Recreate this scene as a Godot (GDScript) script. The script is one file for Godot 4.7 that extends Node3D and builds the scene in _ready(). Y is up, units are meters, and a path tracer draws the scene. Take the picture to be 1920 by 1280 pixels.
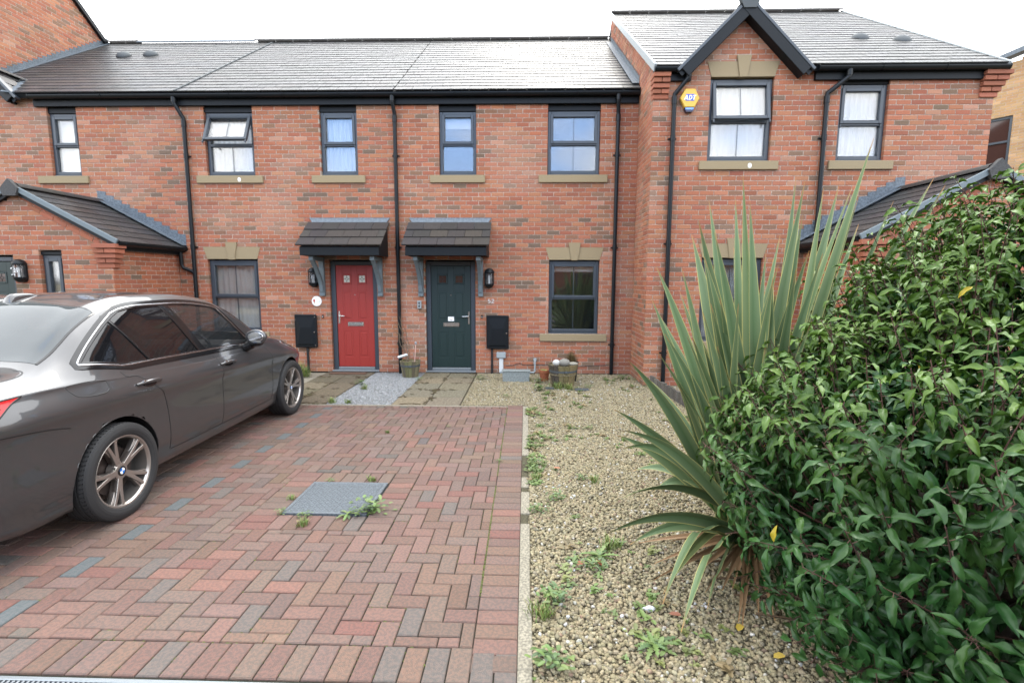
extends Node3D
# A row of brick houses behind a paved drive: camera and light first, then ground, houses, fittings, car, plants.

const CM := 0.07438   # one course of bricks
const BM := 0.2235    # one brick with its joint
var EYE := Vector3(0, 1.72, 9.1)
var M := {}
var taken := {}
var rng := RandomNumberGenerator.new()


# ---------------------------------------------------------------- mesh builder
class MB:
	var v := PackedVector3Array()
	var n := PackedVector3Array()
	var uv := PackedVector2Array()
	var c := PackedColorArray()
	var idx := PackedInt32Array()
	var xf := Transform3D()
	var col := Color(1, 1, 1)

	func tri(a, b, d):
		var A: Vector3 = xf * a
		var B: Vector3 = xf * b
		var D: Vector3 = xf * d
		var nn := (B - A).cross(D - A).normalized()
		var i := v.size()
		v.append(A); v.append(B); v.append(D)
		n.append(nn); n.append(nn); n.append(nn)
		c.append(col); c.append(col); c.append(col)
		uv.append(Vector2.ZERO); uv.append(Vector2.ZERO); uv.append(Vector2.ZERO)
		idx.append(i); idx.append(i + 2); idx.append(i + 1)

	func quad(a, b, d, e):
		var A: Vector3 = xf * a
		var B: Vector3 = xf * b
		var D: Vector3 = xf * d
		var F: Vector3 = xf * e
		var nn := (D - A).cross(F - B).normalized()
		var i := v.size()
		v.append(A); v.append(B); v.append(D); v.append(F)
		for k in 4:
			n.append(nn); c.append(col)
		uv.append(Vector2(0, 0)); uv.append(Vector2(1, 0)); uv.append(Vector2(1, 1)); uv.append(Vector2(0, 1))
		idx.append(i); idx.append(i + 2); idx.append(i + 1)
		idx.append(i); idx.append(i + 3); idx.append(i + 2)

	# a box from corner lo to corner hi, its edges cut by ch
	func box(lo: Vector3, hi: Vector3, ch := 0.0):
		if ch <= 0.0:
			var p := [Vector3(lo.x, lo.y, lo.z), Vector3(hi.x, lo.y, lo.z), Vector3(hi.x, hi.y, lo.z), Vector3(lo.x, hi.y, lo.z), Vector3(lo.x, lo.y, hi.z), Vector3(hi.x, lo.y, hi.z), Vector3(hi.x, hi.y, hi.z), Vector3(lo.x, hi.y, hi.z)]
			quad(p[4], p[5], p[6], p[7]); quad(p[1], p[0], p[3], p[2]); quad(p[5], p[1], p[2], p[6])
			quad(p[0], p[4], p[7], p[3]); quad(p[7], p[6], p[2], p[3]); quad(p[0], p[1], p[5], p[4])
			return
		var m := (lo + hi) / 2.0
		var h := (hi - lo) / 2.0
		ch = minf(ch, minf(h.x, minf(h.y, h.z)) * 0.9)
		for ax in 3:
			var a1 := (ax + 1) % 3
			var a2 := (ax + 2) % 3
			for s in [-1.0, 1.0]:
				var q := []
				for k in [[-1, -1], [1, -1], [1, 1], [-1, 1]]:
					var w := Vector3()
					w[ax] = s * h[ax]; w[a1] = k[0] * (h[a1] - ch); w[a2] = k[1] * (h[a2] - ch)
					q.append(m + w)
				if s > 0:
					quad(q[0], q[1], q[2], q[3])
				else:
					quad(q[3], q[2], q[1], q[0])
		for ax in 3:
			var a1 := (ax + 1) % 3
			var a2 := (ax + 2) % 3
			for s1 in [-1.0, 1.0]:
				for s2 in [-1.0, 1.0]:
					var e := []
					for k in [[-1, 0], [1, 0], [1, 1], [-1, 1]]:
						var w := Vector3()
						w[ax] = k[0] * (h[ax] - ch)
						w[a1] = s1 * (h[a1] - (ch if k[1] == 1 else 0.0))
						w[a2] = s2 * (h[a2] - (0.0 if k[1] == 1 else ch))
						e.append(m + w)
					if s1 * s2 > 0:
						quad(e[0], e[1], e[2], e[3])
					else:
						quad(e[3], e[2], e[1], e[0])
		for sx in [-1.0, 1.0]:
			for sy in [-1.0, 1.0]:
				for sz in [-1.0, 1.0]:
					var a := m + Vector3(sx * h.x, sy * (h.y - ch), sz * (h.z - ch))
					var b := m + Vector3(sx * (h.x - ch), sy * h.y, sz * (h.z - ch))
					var d := m + Vector3(sx * (h.x - ch), sy * (h.y - ch), sz * h.z)
					if sx * sy * sz > 0:
						tri(a, b, d)
					else:
						tri(a, d, b)

	# a smooth sheet through rows of points; right-handed: along a row, then to the next row, turns outwards
	func sheet(rows: Array, cols = null, keep = null, loop := false):
		var R := rows.size()
		var C: int = rows[0].size()
		var base := v.size()
		var nn := PackedVector3Array()
		nn.resize(R * C)
		for r in R - 1:
			for q in (C if loop else C - 1):
				if keep != null and not keep[r][q]:
					continue
				var q2 := (q + 1) % C
				var a: Vector3 = rows[r][q]; var b: Vector3 = rows[r][q2]; var d: Vector3 = rows[r + 1][q2]; var e: Vector3 = rows[r + 1][q]
				var f := (d - a).cross(e - b)
				nn[r * C + q] += f; nn[r * C + q2] += f; nn[(r + 1) * C + q] += f; nn[(r + 1) * C + q2] += f
				var i0 := base + r * C + q; var i1 := base + r * C + q2; var i2 := base + (r + 1) * C + q2; var i3 := base + (r + 1) * C + q
				idx.append(i0); idx.append(i2); idx.append(i1)
				idx.append(i0); idx.append(i3); idx.append(i2)
		for r in R:
			for q in C:
				v.append(xf * rows[r][q])
				var w := nn[r * C + q]
				n.append((xf.basis * (w if w.length_squared() > 1e-20 else Vector3.UP)).normalized())
				c.append(col if cols == null else cols[r][q])
				uv.append(Vector2(float(q) / maxi(C - 1, 1), float(r) / maxi(R - 1, 1)))

	# a round tube along points; rad is one number or one for each point
	func tube(pts: Array, rad, sides := 8, cap := true):
		var rows := []
		var up := Vector3(0.31, 0.9, 0.2).normalized()
		for i in pts.size():
			var d: Vector3 = (pts[mini(i + 1, pts.size() - 1)] - pts[maxi(i - 1, 0)]).normalized()
			var x := d.cross(up)
			if x.length() < 0.05:
				x = d.cross(Vector3.RIGHT)
			x = x.normalized()
			var y := x.cross(d)
			up = y
			var r: float = rad[i] if rad is Array else rad
			var ring := []
			for k in sides:
				var a := TAU * k / sides
				ring.append(pts[i] + x * cos(a) * r + y * sin(a) * r)
			rows.append(ring)
		sheet(rows, null, null, true)
		if cap:
			for e in [0, rows.size() - 1]:
				for k in range(1, sides - 1):
					if e == 0:
						tri(rows[e][0], rows[e][k + 1], rows[e][k])
					else:
						tri(rows[e][0], rows[e][k], rows[e][k + 1])

	# a shape turned about the y axis: profile of (radius, height), from bottom to top on the outside
	func lathe(prof: Array, sides := 24, from := 0.0, to := TAU):
		for i in prof.size() - 1:
			var rows := []
			for j in 2:
				var row := []
				var p: Vector2 = prof[i + j]
				for k in sides + 1:
					var a: float = from + (to - from) * k / sides
					row.append(Vector3(cos(a) * p.x, p.y, -sin(a) * p.x))
				rows.append(row)
			sheet(rows)

	# a flat outline (counter-clockwise in x, y) pulled from z0 to z1
	func prism(poly: Array, z0: float, z1: float):
		var pk := PackedVector2Array(poly)
		var t := Geometry2D.triangulate_polygon(pk)
		for i in range(0, t.size(), 3):
			var a := pk[t[i]]; var b := pk[t[i + 1]]; var d := pk[t[i + 2]]
			if (b - a).cross(d - a) < 0:
				var s := b; b = d; d = s
			tri(Vector3(a.x, a.y, z1), Vector3(b.x, b.y, z1), Vector3(d.x, d.y, z1))
			tri(Vector3(a.x, a.y, z0), Vector3(d.x, d.y, z0), Vector3(b.x, b.y, z0))
		for i in pk.size():
			var a := pk[i]; var b := pk[(i + 1) % pk.size()]
			quad(Vector3(a.x, a.y, z0), Vector3(b.x, b.y, z0), Vector3(b.x, b.y, z1), Vector3(a.x, a.y, z1))

	# a thin bar between two points, w wide and t thick, w lying along side
	func bar(a: Vector3, b: Vector3, side: Vector3, w: float, t: float, ch := 0.0):
		var d := b - a
		var keep := xf
		var z := d.normalized()
		var x := (side - z * side.dot(z)).normalized()
		xf = xf * Transform3D(Basis(x, z.cross(x), z), a)
		box(Vector3(-w / 2, -t / 2, 0), Vector3(w / 2, t / 2, d.length()), ch)
		xf = keep

	func ball(m: Vector3, r: Vector3, rings := 8, sides := 12):
		var rows := []
		for i in rings + 1:
			var a := PI * (i / float(rings) - 0.5)
			var row := []
			for k in sides:
				var b := TAU * k / sides
				row.append(m + Vector3(cos(a) * cos(b), sin(a), -cos(a) * sin(b)) * r)
			rows.append(row)
		sheet(rows, null, null, true)

	func mesh() -> ArrayMesh:
		var a := []
		a.resize(Mesh.ARRAY_MAX)
		a[Mesh.ARRAY_VERTEX] = v; a[Mesh.ARRAY_NORMAL] = n; a[Mesh.ARRAY_TEX_UV] = uv; a[Mesh.ARRAY_COLOR] = c; a[Mesh.ARRAY_INDEX] = idx
		var m := ArrayMesh.new()
		m.add_surface_from_arrays(Mesh.PRIMITIVE_TRIANGLES, a)
		return m


# ---------------------------------------------------------------- naming and placing
func numbered(parent: Node, called: String) -> String:
	var key := str(parent.get_instance_id()) + called
	var k: int = taken.get(key, 0)
	taken[key] = k + 1
	return called if k == 0 else "%s_%03d" % [called, k]


func tag(o: Node, label: String, category: String, group := "") -> Node:
	o.set_meta("label", label)
	o.set_meta("category", category)
	if group:
		o.set_meta("group", group)
	return o


func thing(called: String, label: String, category: String, at := Vector3.ZERO, group := "") -> Node3D:
	var o := Node3D.new()
	o.name = numbered(self, called)
	add_child(o)
	o.position = at
	tag(o, label, category, group)
	return o


func put(parent: Node, called: String, shape, material: Material, at := Vector3.ZERO, kind := "") -> MeshInstance3D:
	var o := MeshInstance3D.new()
	o.name = numbered(parent, called)
	o.mesh = shape.mesh() if shape is MB else shape
	o.material_override = material
	o.position = at
	if kind:
		o.set_meta("kind", kind)
	parent.add_child(o)
	return o


func many(parent: Node, called: String, shape: Mesh, material: Material, places: Array, tints: Array) -> MultiMeshInstance3D:
	var mm := MultiMesh.new()
	mm.transform_format = MultiMesh.TRANSFORM_3D
	mm.use_colors = true
	mm.mesh = shape
	mm.instance_count = places.size()
	for i in places.size():
		mm.set_instance_transform(i, places[i])
		mm.set_instance_color(i, tints[i])
	var o := MultiMeshInstance3D.new()
	o.name = numbered(parent, called)
	o.multimesh = mm
	o.material_override = material
	o.set_meta("kind", "stuff")
	parent.add_child(o)
	return o


# ---------------------------------------------------------------- materials
func grain(type: int, freq: float, oct: int, lo: float, hi: float, gamma: float, sd: int, size := 512) -> ImageTexture:
	var f := FastNoiseLite.new()
	f.seed = sd
	f.noise_type = type
	f.frequency = freq
	f.fractal_octaves = oct
	var im := f.get_seamless_image(size, size)
	im.convert(Image.FORMAT_L8)
	var b := im.get_data()
	var lut := PackedByteArray()
	for i in 256:
		lut.append(int(clampf(lo + (hi - lo) * pow(i / 255.0, gamma), 0, 1) * 255))
	for i in b.size():
		b[i] = lut[b[i]]
	return ImageTexture.create_from_image(Image.create_from_data(size, size, false, Image.FORMAT_L8, b))


# two tones mottled together, with fine specks: concrete blocks and bricks are never one colour
func mottle(freq: float, a: Color, b: Color, speck: float, sd: int, size := 512) -> ImageTexture:
	var out := PackedByteArray()
	out.resize(size * size * 3)
	var n := []
	for k in 2:
		var f := FastNoiseLite.new()
		f.seed = sd + k
		f.noise_type = FastNoiseLite.TYPE_SIMPLEX
		f.frequency = freq if k == 0 else 0.21
		f.fractal_octaves = 5 if k == 0 else 2
		var im := f.get_seamless_image(size, size)
		im.convert(Image.FORMAT_L8)
		n.append(im.get_data())
	for i in size * size:
		var t := smoothstep(0.30, 0.72, n[0][i] / 255.0)
		var s: float = 1.0 - speck + 2.0 * speck * (n[1][i] / 255.0)
		var c: Color = a.lerp(b, t) * s
		out[i * 3] = int(clampf(c.r, 0, 1) * 255)
		out[i * 3 + 1] = int(clampf(c.g, 0, 1) * 255)
		out[i * 3 + 2] = int(clampf(c.b, 0, 1) * 255)
	return ImageTexture.create_from_image(Image.create_from_data(size, size, false, Image.FORMAT_RGB8, out))


func mat(key: String, linear: Color, rough := 0.6, metal := 0.0) -> StandardMaterial3D:
	var m := StandardMaterial3D.new()
	m.resource_name = key
	m.albedo_color = linear.linear_to_srgb()
	m.roughness = rough
	m.metallic = metal
	m.vertex_color_use_as_albedo = true
	M[key] = m
	return m


func skin(m: StandardMaterial3D, albedo: Texture2D, bump: Texture2D, scale: float, relief := 0.1, rough: Texture2D = null) -> void:
	m.uv1_triplanar = true
	m.uv1_world_triplanar = true
	m.uv1_scale = Vector3.ONE * scale
	if albedo:
		m.albedo_texture = albedo
	if bump:
		m.heightmap_enabled = true
		m.heightmap_texture = bump
		m.heightmap_scale = relief
	if rough:
		m.roughness_texture = rough


func materials() -> void:
	var fine := grain(FastNoiseLite.TYPE_SIMPLEX, 0.09, 4, 0.72, 1.0, 0.8, 1)
	var speck := grain(FastNoiseLite.TYPE_VALUE, 0.35, 2, 0.6, 1.0, 0.7, 2)
	var mid := grain(FastNoiseLite.TYPE_SIMPLEX, 0.02, 5, 0.62, 1.0, 0.9, 3)
	var rough := grain(FastNoiseLite.TYPE_SIMPLEX, 0.12, 5, 0.0, 1.0, 1.0, 4)
	var cell := grain(FastNoiseLite.TYPE_CELLULAR, 0.08, 2, 0.0, 1.0, 1.0, 5)
	var gloss := grain(FastNoiseLite.TYPE_SIMPLEX, 0.015, 4, 0.55, 1.0, 1.0, 6)
	skin(mat("brick", Color(1, 1, 1), 0.88), mottle(0.03, Color(0.92, 0.91, 0.90), Color(1.0, 0.98, 0.96), 0.10, 60), rough, 4.0, 0.25)
	skin(mat("mortar", Color(0.50, 0.405, 0.33), 0.95), mid, rough, 2.0, 0.15)
	skin(mat("slate", Color(1, 1, 1), 0.55), mid, rough, 2.2, 0.08, gloss)
	M.slate.metallic_specular = 0.35
	skin(mat("lead", Color(0.145, 0.178, 0.21), 0.55), mid, null, 2.0, 0.15)
	skin(mat("sandstone", Color(0.34, 0.265, 0.155), 0.9), fine, rough, 3.0, 0.12)
	mat("frame", Color(0.036, 0.046, 0.058), 0.38)
	mat("black_plastic", Color(0.007, 0.009, 0.011), 0.36).metallic_specular = 0.34
	mat("fascia", Color(0.007, 0.009, 0.011), 0.5).metallic_specular = 0.32
	skin(mat("red_paint", Color(0.25, 0.022, 0.016), 0.45), null, fine, 3.0, 0.04)
	skin(mat("green_paint", Color(0.006, 0.020, 0.019), 0.42), null, fine, 3.0, 0.04)
	mat("steel", Color(0.62, 0.6, 0.56), 0.25, 1.0)
	mat("white_plastic", Color(0.55, 0.57, 0.57), 0.45)
	mat("grey_plastic", Color(0.27, 0.30, 0.31), 0.5)
	skin(mat("bracket", Color(0.155, 0.195, 0.215), 0.6), fine, rough, 3.0, 0.06)
	skin(mat("canopy_tile", Color(1, 1, 1), 0.7), mid, rough, 3.0, 0.2)
	skin(mat("paver", Color(1, 1, 1), 0.92), mottle(0.028, Color(0.86, 0.885, 0.885), Color(1.0, 0.955, 0.935), 0.15, 70), rough, 2.6, 0.35)
	skin(mat("bed", Color(0.046, 0.045, 0.026), 1.0), mid, rough, 3.0, 0.8)
	skin(mat("slab", Color(1, 1, 1), 0.92), mid, rough, 2.0, 0.35)
	skin(mat("slab_dark", Color(0.13, 0.115, 0.065), 0.95), mid, rough, 5.0, 0.5)
	skin(mat("concrete", Color(0.38, 0.345, 0.265), 0.95), mid, rough, 4.0, 0.3)
	skin(mat("soil", Color(0.33, 0.275, 0.165), 1.0), mid, cell, 4.0, 1.2)
	skin(mat("asphalt", Color(0.06, 0.06, 0.062), 0.95), fine, rough, 6.0, 0.5)
	skin(mat("stone", Color(1, 1, 1), 0.9), fine, rough, 12.0, 0.1)
	skin(mat("iron", Color(0.15, 0.175, 0.195), 0.5, 0.2), mid, rough, 4.0, 0.1)
	skin(mat("zinc", Color(0.33, 0.36, 0.38), 0.45, 0.7), fine, rough, 5.0, 0.05)
	skin(mat("wood", Color(1, 1, 1), 0.9), mid, rough, 6.0, 0.4)
	skin(mat("terracotta", Color(0.42, 0.13, 0.055), 0.85), mid, rough, 4.0, 0.1)
	skin(mat("trough", Color(0.30, 0.335, 0.325), 0.85), mid, rough, 4.0, 0.15)
	mat("tint", Color(1, 1, 1), 0.6)
	var leaf := mat("leaf", Color(1, 1, 1), 0.38)
	leaf.metallic_specular = 0.36
	leaf.backlight_enabled = true
	leaf.backlight = Color(0.24, 0.30, 0.08)
	skin(leaf, fine, null, 10.0)
	var flax := mat("flax", Color(1, 1, 1), 0.46)
	flax.metallic_specular = 0.36
	flax.backlight_enabled = true
	flax.backlight = Color(0.12, 0.13, 0.06)
	var weed := mat("weed", Color(1, 1, 1), 0.55)
	weed.backlight_enabled = true
	weed.backlight = Color(0.3, 0.3, 0.1)
	skin(mat("bark", Color(1, 1, 1), 0.8), fine, rough, 8.0, 0.1)
	# car
	var paint := mat("car_paint", Color(0.052, 0.052, 0.055), 0.34, 0.5)
	paint.clearcoat_enabled = true
	paint.clearcoat = 1.0
	paint.clearcoat_roughness = 0.03
	mat("tyre", Color(0.018, 0.018, 0.019), 0.75)
	mat("alloy", Color(0.40, 0.37, 0.345), 0.3, 0.85)
	mat("chrome", Color(0.72, 0.72, 0.72), 0.12, 1.0)
	mat("dull_chrome", Color(0.42, 0.43, 0.45), 0.22, 1.0)
	mat("black_gloss", Color(0.008, 0.008, 0.009), 0.12)
	mat("black_trim", Color(0.01, 0.01, 0.011), 0.5)
	mat("cabin", Color(0.014, 0.014, 0.016), 0.7)
	mat("red_lens", Color(0.55, 0.012, 0.014), 0.12)
	for g in [["glass", Color(0.02, 0.025, 0.03), 0.05, 0.0], ["car_glass", Color(0.02, 0.022, 0.024), 0.55, 0.0], ["tinted_glass", Color(0.006, 0.006, 0.007), 0.93, 0.0], ["rear_glass", Color(0.05, 0.058, 0.062), 0.94, 0.0], ["lamp_glass", Color(0.8, 0.8, 0.8), 0.12, 0.0]]:
		var q := mat(g[0], g[1], 0.02, g[3])
		q.albedo_color.a = g[2]
		q.transparency = BaseMaterial3D.TRANSPARENCY_ALPHA
		q.vertex_color_use_as_albedo = false
	var net := mat("curtain", Color(0.60, 0.61, 0.60), 0.9)
	net.backlight_enabled = true
	net.backlight = Color(0.5, 0.5, 0.5)
	mat("frosted", Color(0.50, 0.49, 0.42), 0.25)
	mat("dark_pane", Color(0.05, 0.025, 0.02), 0.06)
	skin(mat("bracket_dark", Color(0.07, 0.08, 0.085), 0.7), fine, rough, 3.0, 0.06)
	mat("bracket_pale", Color(0.30, 0.33, 0.34), 0.6)
	mat("yellow", Color(0.58, 0.36, 0.045), 0.45)
	mat("blue", Color(0.05, 0.075, 0.42), 0.4)
	mat("navy", Color(0.012, 0.016, 0.05), 0.25)
	mat("light_blue", Color(0.16, 0.33, 0.75), 0.3)
	mat("white", Color(0.8, 0.8, 0.8), 0.5)
	mat("faint_blue", Color(0.42, 0.50, 0.60), 0.5)
	mat("faint_white", Color(0.50, 0.47, 0.45), 0.4)
	mat("red", Color(0.45, 0.06, 0.04), 0.5)
	mat("rubber_mat", Color(0.10, 0.055, 0.035), 0.95)
	skin(mat("far_brick", Color(0.20, 0.085, 0.055), 0.9), mid, null, 0.6)
	skin(mat("slate_far", Color(0.07, 0.068, 0.066), 0.6), mid, null, 0.6)
	mat("disc", Color(0.06, 0.045, 0.04), 0.5, 0.6)
	mat("shutter", Color(0.72, 0.73, 0.73), 0.6)
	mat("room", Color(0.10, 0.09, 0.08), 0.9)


func tone(list: Array, spread := 0.12) -> Color:
	var k := rng.randf()
	var out: Color = list[0][1]
	for e in list:
		if k < e[0]:
			out = e[1]
			break
		k -= e[0]
	var f := 1.0 + rng.randf_range(-spread, spread)
	return Color(out.r * f * (1 + rng.randf_range(-0.05, 0.05)), out.g * f, out.b * f * (1 + rng.randf_range(-0.05, 0.05)))


# ---------------------------------------------------------------- light and camera
func light_and_camera() -> void:
	var cam := Camera3D.new()
	cam.name = "camera"
	cam.fov = 69.07
	cam.near = 0.05
	cam.far = 600.0
	var b := Basis(Vector3.UP, deg_to_rad(1.55)) * Basis(Vector3.RIGHT, deg_to_rad(-7.05)) * Basis(Vector3.BACK, 0.0035)
	cam.transform = Transform3D(b, EYE)
	add_child(cam)
	cam.current = true
	var lens := CameraAttributesPhysical.new()
	lens.frustum_focal_length = 17.44
	lens.frustum_focus_distance = 2.6
	lens.frustum_near = 0.05
	lens.frustum_far = 600.0
	lens.exposure_aperture = 4.0
	cam.attributes = lens
	var sun := DirectionalLight3D.new()
	sun.name = "sun"
	sun.light_energy = 0.22
	sun.light_color = Color(1.0, 0.97, 0.92)
	sun.light_angular_distance = 16.0
	sun.shadow_enabled = true
	sun.look_at_from_position(Vector3(1.0, 18, -14), Vector3.ZERO)
	add_child(sun)
	# thin bright cloud with blue gaps, the sun behind it above the roofs
	var f := FastNoiseLite.new()
	f.seed = 5
	f.noise_type = FastNoiseLite.TYPE_SIMPLEX
	f.frequency = 0.9
	f.fractal_octaves = 5
	var w := 768
	var h := 384
	var px := PackedFloat32Array()
	px.resize(w * h * 4)
	var to_sun := Vector3(1.0, 18, -14).normalized()
	var at := 0
	for y in h:
		var el := PI * (0.5 - (y + 0.5) / h)
		for x in w:
			var az := TAU * ((x + 0.5) / w - 0.25)
			var d := Vector3(cos(el) * cos(az), sin(el), cos(el) * sin(az))
			var up := maxf(d.y, 0.0)
			var q := Vector3(d.x, 0, d.z) / (up + 0.35) * 1.1
			var cl := f.get_noise_3d(q.x, 0.7, q.z) * 0.9 + 0.5
			var back := clampf(0.5 + 0.5 * d.z, 0, 1)
			var cover := clampf((cl + 1.1 * (1.0 - back) - 0.02) * 2.2 - 0.45, 0.0, 1.0)
			cover = lerpf(cover, 1.0, pow(1.0 - up, 10.0) * 0.7)
			var blue := Color(0.95, 1.8, 3.5).lerp(Color(2.0, 2.4, 2.9), pow(1.0 - up, 5.0))
			var shade := 0.82 + 0.36 * clampf(cl, 0, 1)
			var cloud := Color(2.75, 2.8, 2.85) * shade
			var k := blue.lerp(cloud, cover)
			var glow := pow(maxf(d.dot(to_sun), 0.0), 6.0)
			k = k * (1.0 + 0.55 * glow)
			if d.y < 0:
				k = Color(0.5, 0.48, 0.45)
			px[at] = k.r; px[at + 1] = k.g; px[at + 2] = k.b; px[at + 3] = 1.0
			at += 4
	var pano := PanoramaSkyMaterial.new()
	pano.panorama = ImageTexture.create_from_image(Image.create_from_data(w, h, false, Image.FORMAT_RGBAF, px.to_byte_array()))
	var env := Environment.new()
	env.background_mode = Environment.BG_SKY
	env.sky = Sky.new()
	env.sky.sky_material = pano
	env.tonemap_mode = Environment.TONE_MAPPER_LINEAR
	env.tonemap_exposure = 1.5
	env.sdfgi_enabled = true
	env.ssao_enabled = true
	env.ssil_enabled = true
	var we := WorldEnvironment.new()
	we.name = "world"
	we.environment = env
	add_child(we)


# ---------------------------------------------------------------- brickwork
var BRICKS := [[0.46, Color(0.3605, 0.1352, 0.0739)], [0.20, Color(0.3141, 0.1127, 0.0669)], [0.14, Color(0.3811, 0.1666, 0.0898)], [0.13, Color(0.2451, 0.1333, 0.0827)], [0.04, Color(0.1854, 0.1196, 0.0810)], [0.03, Color(0.4120, 0.2107, 0.1364)]]
var SIDE := [[0.6, Color(0.3399, 0.1156, 0.0598)], [0.4, Color(0.3090, 0.1029, 0.0546)]]
var stain: FastNoiseLite


# one brick face: proud of the joint, edges worn; dl and dr give it a body at a free end
func brick(mb: MB, u0: float, u1: float, v0: float, v1: float, pr: float, dl := false, dr := false, depth := 0.1) -> void:
	var e := 0.0035
	var a := [Vector3(u0 + e, v0 + e, pr), Vector3(u1 - e, v0 + e, pr), Vector3(u1 - e, v1 - e, pr), Vector3(u0 + e, v1 - e, pr)]
	var b := [Vector3(u0, v0, pr - 0.003), Vector3(u1, v0, pr - 0.003), Vector3(u1, v1, pr - 0.003), Vector3(u0, v1, pr - 0.003)]
	var f := [Vector3(u0, v0, -0.008), Vector3(u1, v0, -0.008), Vector3(u1, v1, -0.008), Vector3(u0, v1, -0.008)]
	mb.quad(a[0], a[1], a[2], a[3])
	for k in 4:
		var j := (k + 1) % 4
		mb.quad(b[k], b[j], a[j], a[k])
		mb.quad(f[k], f[j], b[j], b[k])
	if dl:
		mb.quad(Vector3(u0, v0, -depth), Vector3(u0, v0, -0.008), Vector3(u0, v1, -0.008), Vector3(u0, v1, -depth))
	if dr:
		mb.quad(Vector3(u1, v0, -0.008), Vector3(u1, v0, -depth), Vector3(u1, v1, -depth), Vector3(u1, v1, -0.008))


# A wall of stretcher bond: corner O, along U, facing N. holes: [u0, u1, v0, v1]; prof(v) gives [from, to] in u. The nearest `own` whole bricks are parts of their own.
func brick_wall(house: Node3D, called: String, O: Vector3, U: Vector3, N: Vector3, length: float, rows: int, holes: Array, own: int, prof = null, back := 0.22, first := 0, palette = null) -> void:
	var T := Transform3D(Basis(U, Vector3.UP, N), O)
	var core := MB.new()
	core.xf = T
	var rest := MB.new()
	rest.xf = T
	var whole := []
	var run := []          # [spans, first row]: rows alike are one block of core
	for r in range(first, rows + 1):
		var v0 := r * CM
		var vm := v0 + CM * 0.5
		var spans := []
		if r < rows:
			var lim = [0.0, length] if prof == null else prof.call(vm)
			if lim[1] > lim[0]:
				spans = [[lim[0], lim[1]]]
			for hl in holes:
				if vm > hl[2] and vm < hl[3]:
					var nx := []
					for s in spans:
						if hl[1] <= s[0] or hl[0] >= s[1]:
							nx.append(s)
						else:
							if hl[0] > s[0]:
								nx.append([s[0], hl[0]])
							if hl[1] < s[1]:
								nx.append([hl[1], s[1]])
					spans = nx
		if run.is_empty() or run[0] != spans:
			if not run.is_empty():
				for s in run[0]:
					core.box(Vector3(s[0] + 0.003, run[1] * CM, -back), Vector3(s[1] - 0.003, v0, 0.0))
			run = [spans, r]
		for s in spans:
			var off := (BM * 0.5 if r % 2 else 0.0)
			var i := floori((s[0] - off) / BM)
			while i * BM + off < s[1]:
				var a := i * BM + off
				var b := a + BM - 0.0105
				var u0 := maxf(a, s[0])
				var u1 := minf(b, s[1])
				i += 1
				if u1 - u0 < 0.02:
					continue
				var dl: bool = u0 - s[0] < 0.015
				var dr: bool = s[1] - u1 < 0.015
				if dl: u0 = s[0]
				if dr: u1 = s[1]
				if own > 0 and not dl and not dr and u1 - u0 > BM - 0.012:
					var p := T * Vector3((u0 + u1) / 2, vm, 0)
					whole.append([p.distance_to(EYE), u0, v0])
				else:
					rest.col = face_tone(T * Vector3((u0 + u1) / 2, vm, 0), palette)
					brick(rest, u0, u1, v0 + 0.0048, v0 + CM - 0.0048, 0.0035 + rng.randf_range(-0.0015, 0.002), dl, dr)
	var w := put(house, called, core, M.mortar)
	whole.sort_custom(func(p, q): return p[0] < q[0])
	for k in whole.size():
		var u0: float = whole[k][1]
		var v0: float = whole[k][2]
		var at := T * Vector3(u0, v0 + 0.0048, 0)
		if k < own:
			var o := MeshInstance3D.new()
			o.name = numbered(w, "brick")
			o.mesh = brick_meshes[rng.randi() % brick_meshes.size()]
			o.material_override = M.brick
			o.transform = Transform3D(T.basis, at + N * rng.randf_range(-0.0015, 0.002))
			w.add_child(o)
		else:
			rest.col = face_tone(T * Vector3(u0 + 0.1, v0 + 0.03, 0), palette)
			brick(rest, u0, u0 + BM - 0.0105, v0 + 0.0048, v0 + CM - 0.0048, 0.0035 + rng.randf_range(-0.0015, 0.002))
	put(w, "bricks", rest, M.brick, Vector3.ZERO, "stuff")


var brick_meshes := []


func face_tone(p: Vector3, palette) -> Color:
	var k := tone(BRICKS if palette == null else palette)
	var s := stain.get_noise_3d(p.x, p.y * 1.2, p.z)
	if s > 0.14:
		k = k.lerp(Color(0.44, 0.27, 0.20), minf((s - 0.14) * 1.3, 0.32))
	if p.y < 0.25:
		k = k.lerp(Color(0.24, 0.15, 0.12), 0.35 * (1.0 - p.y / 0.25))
	return k


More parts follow.
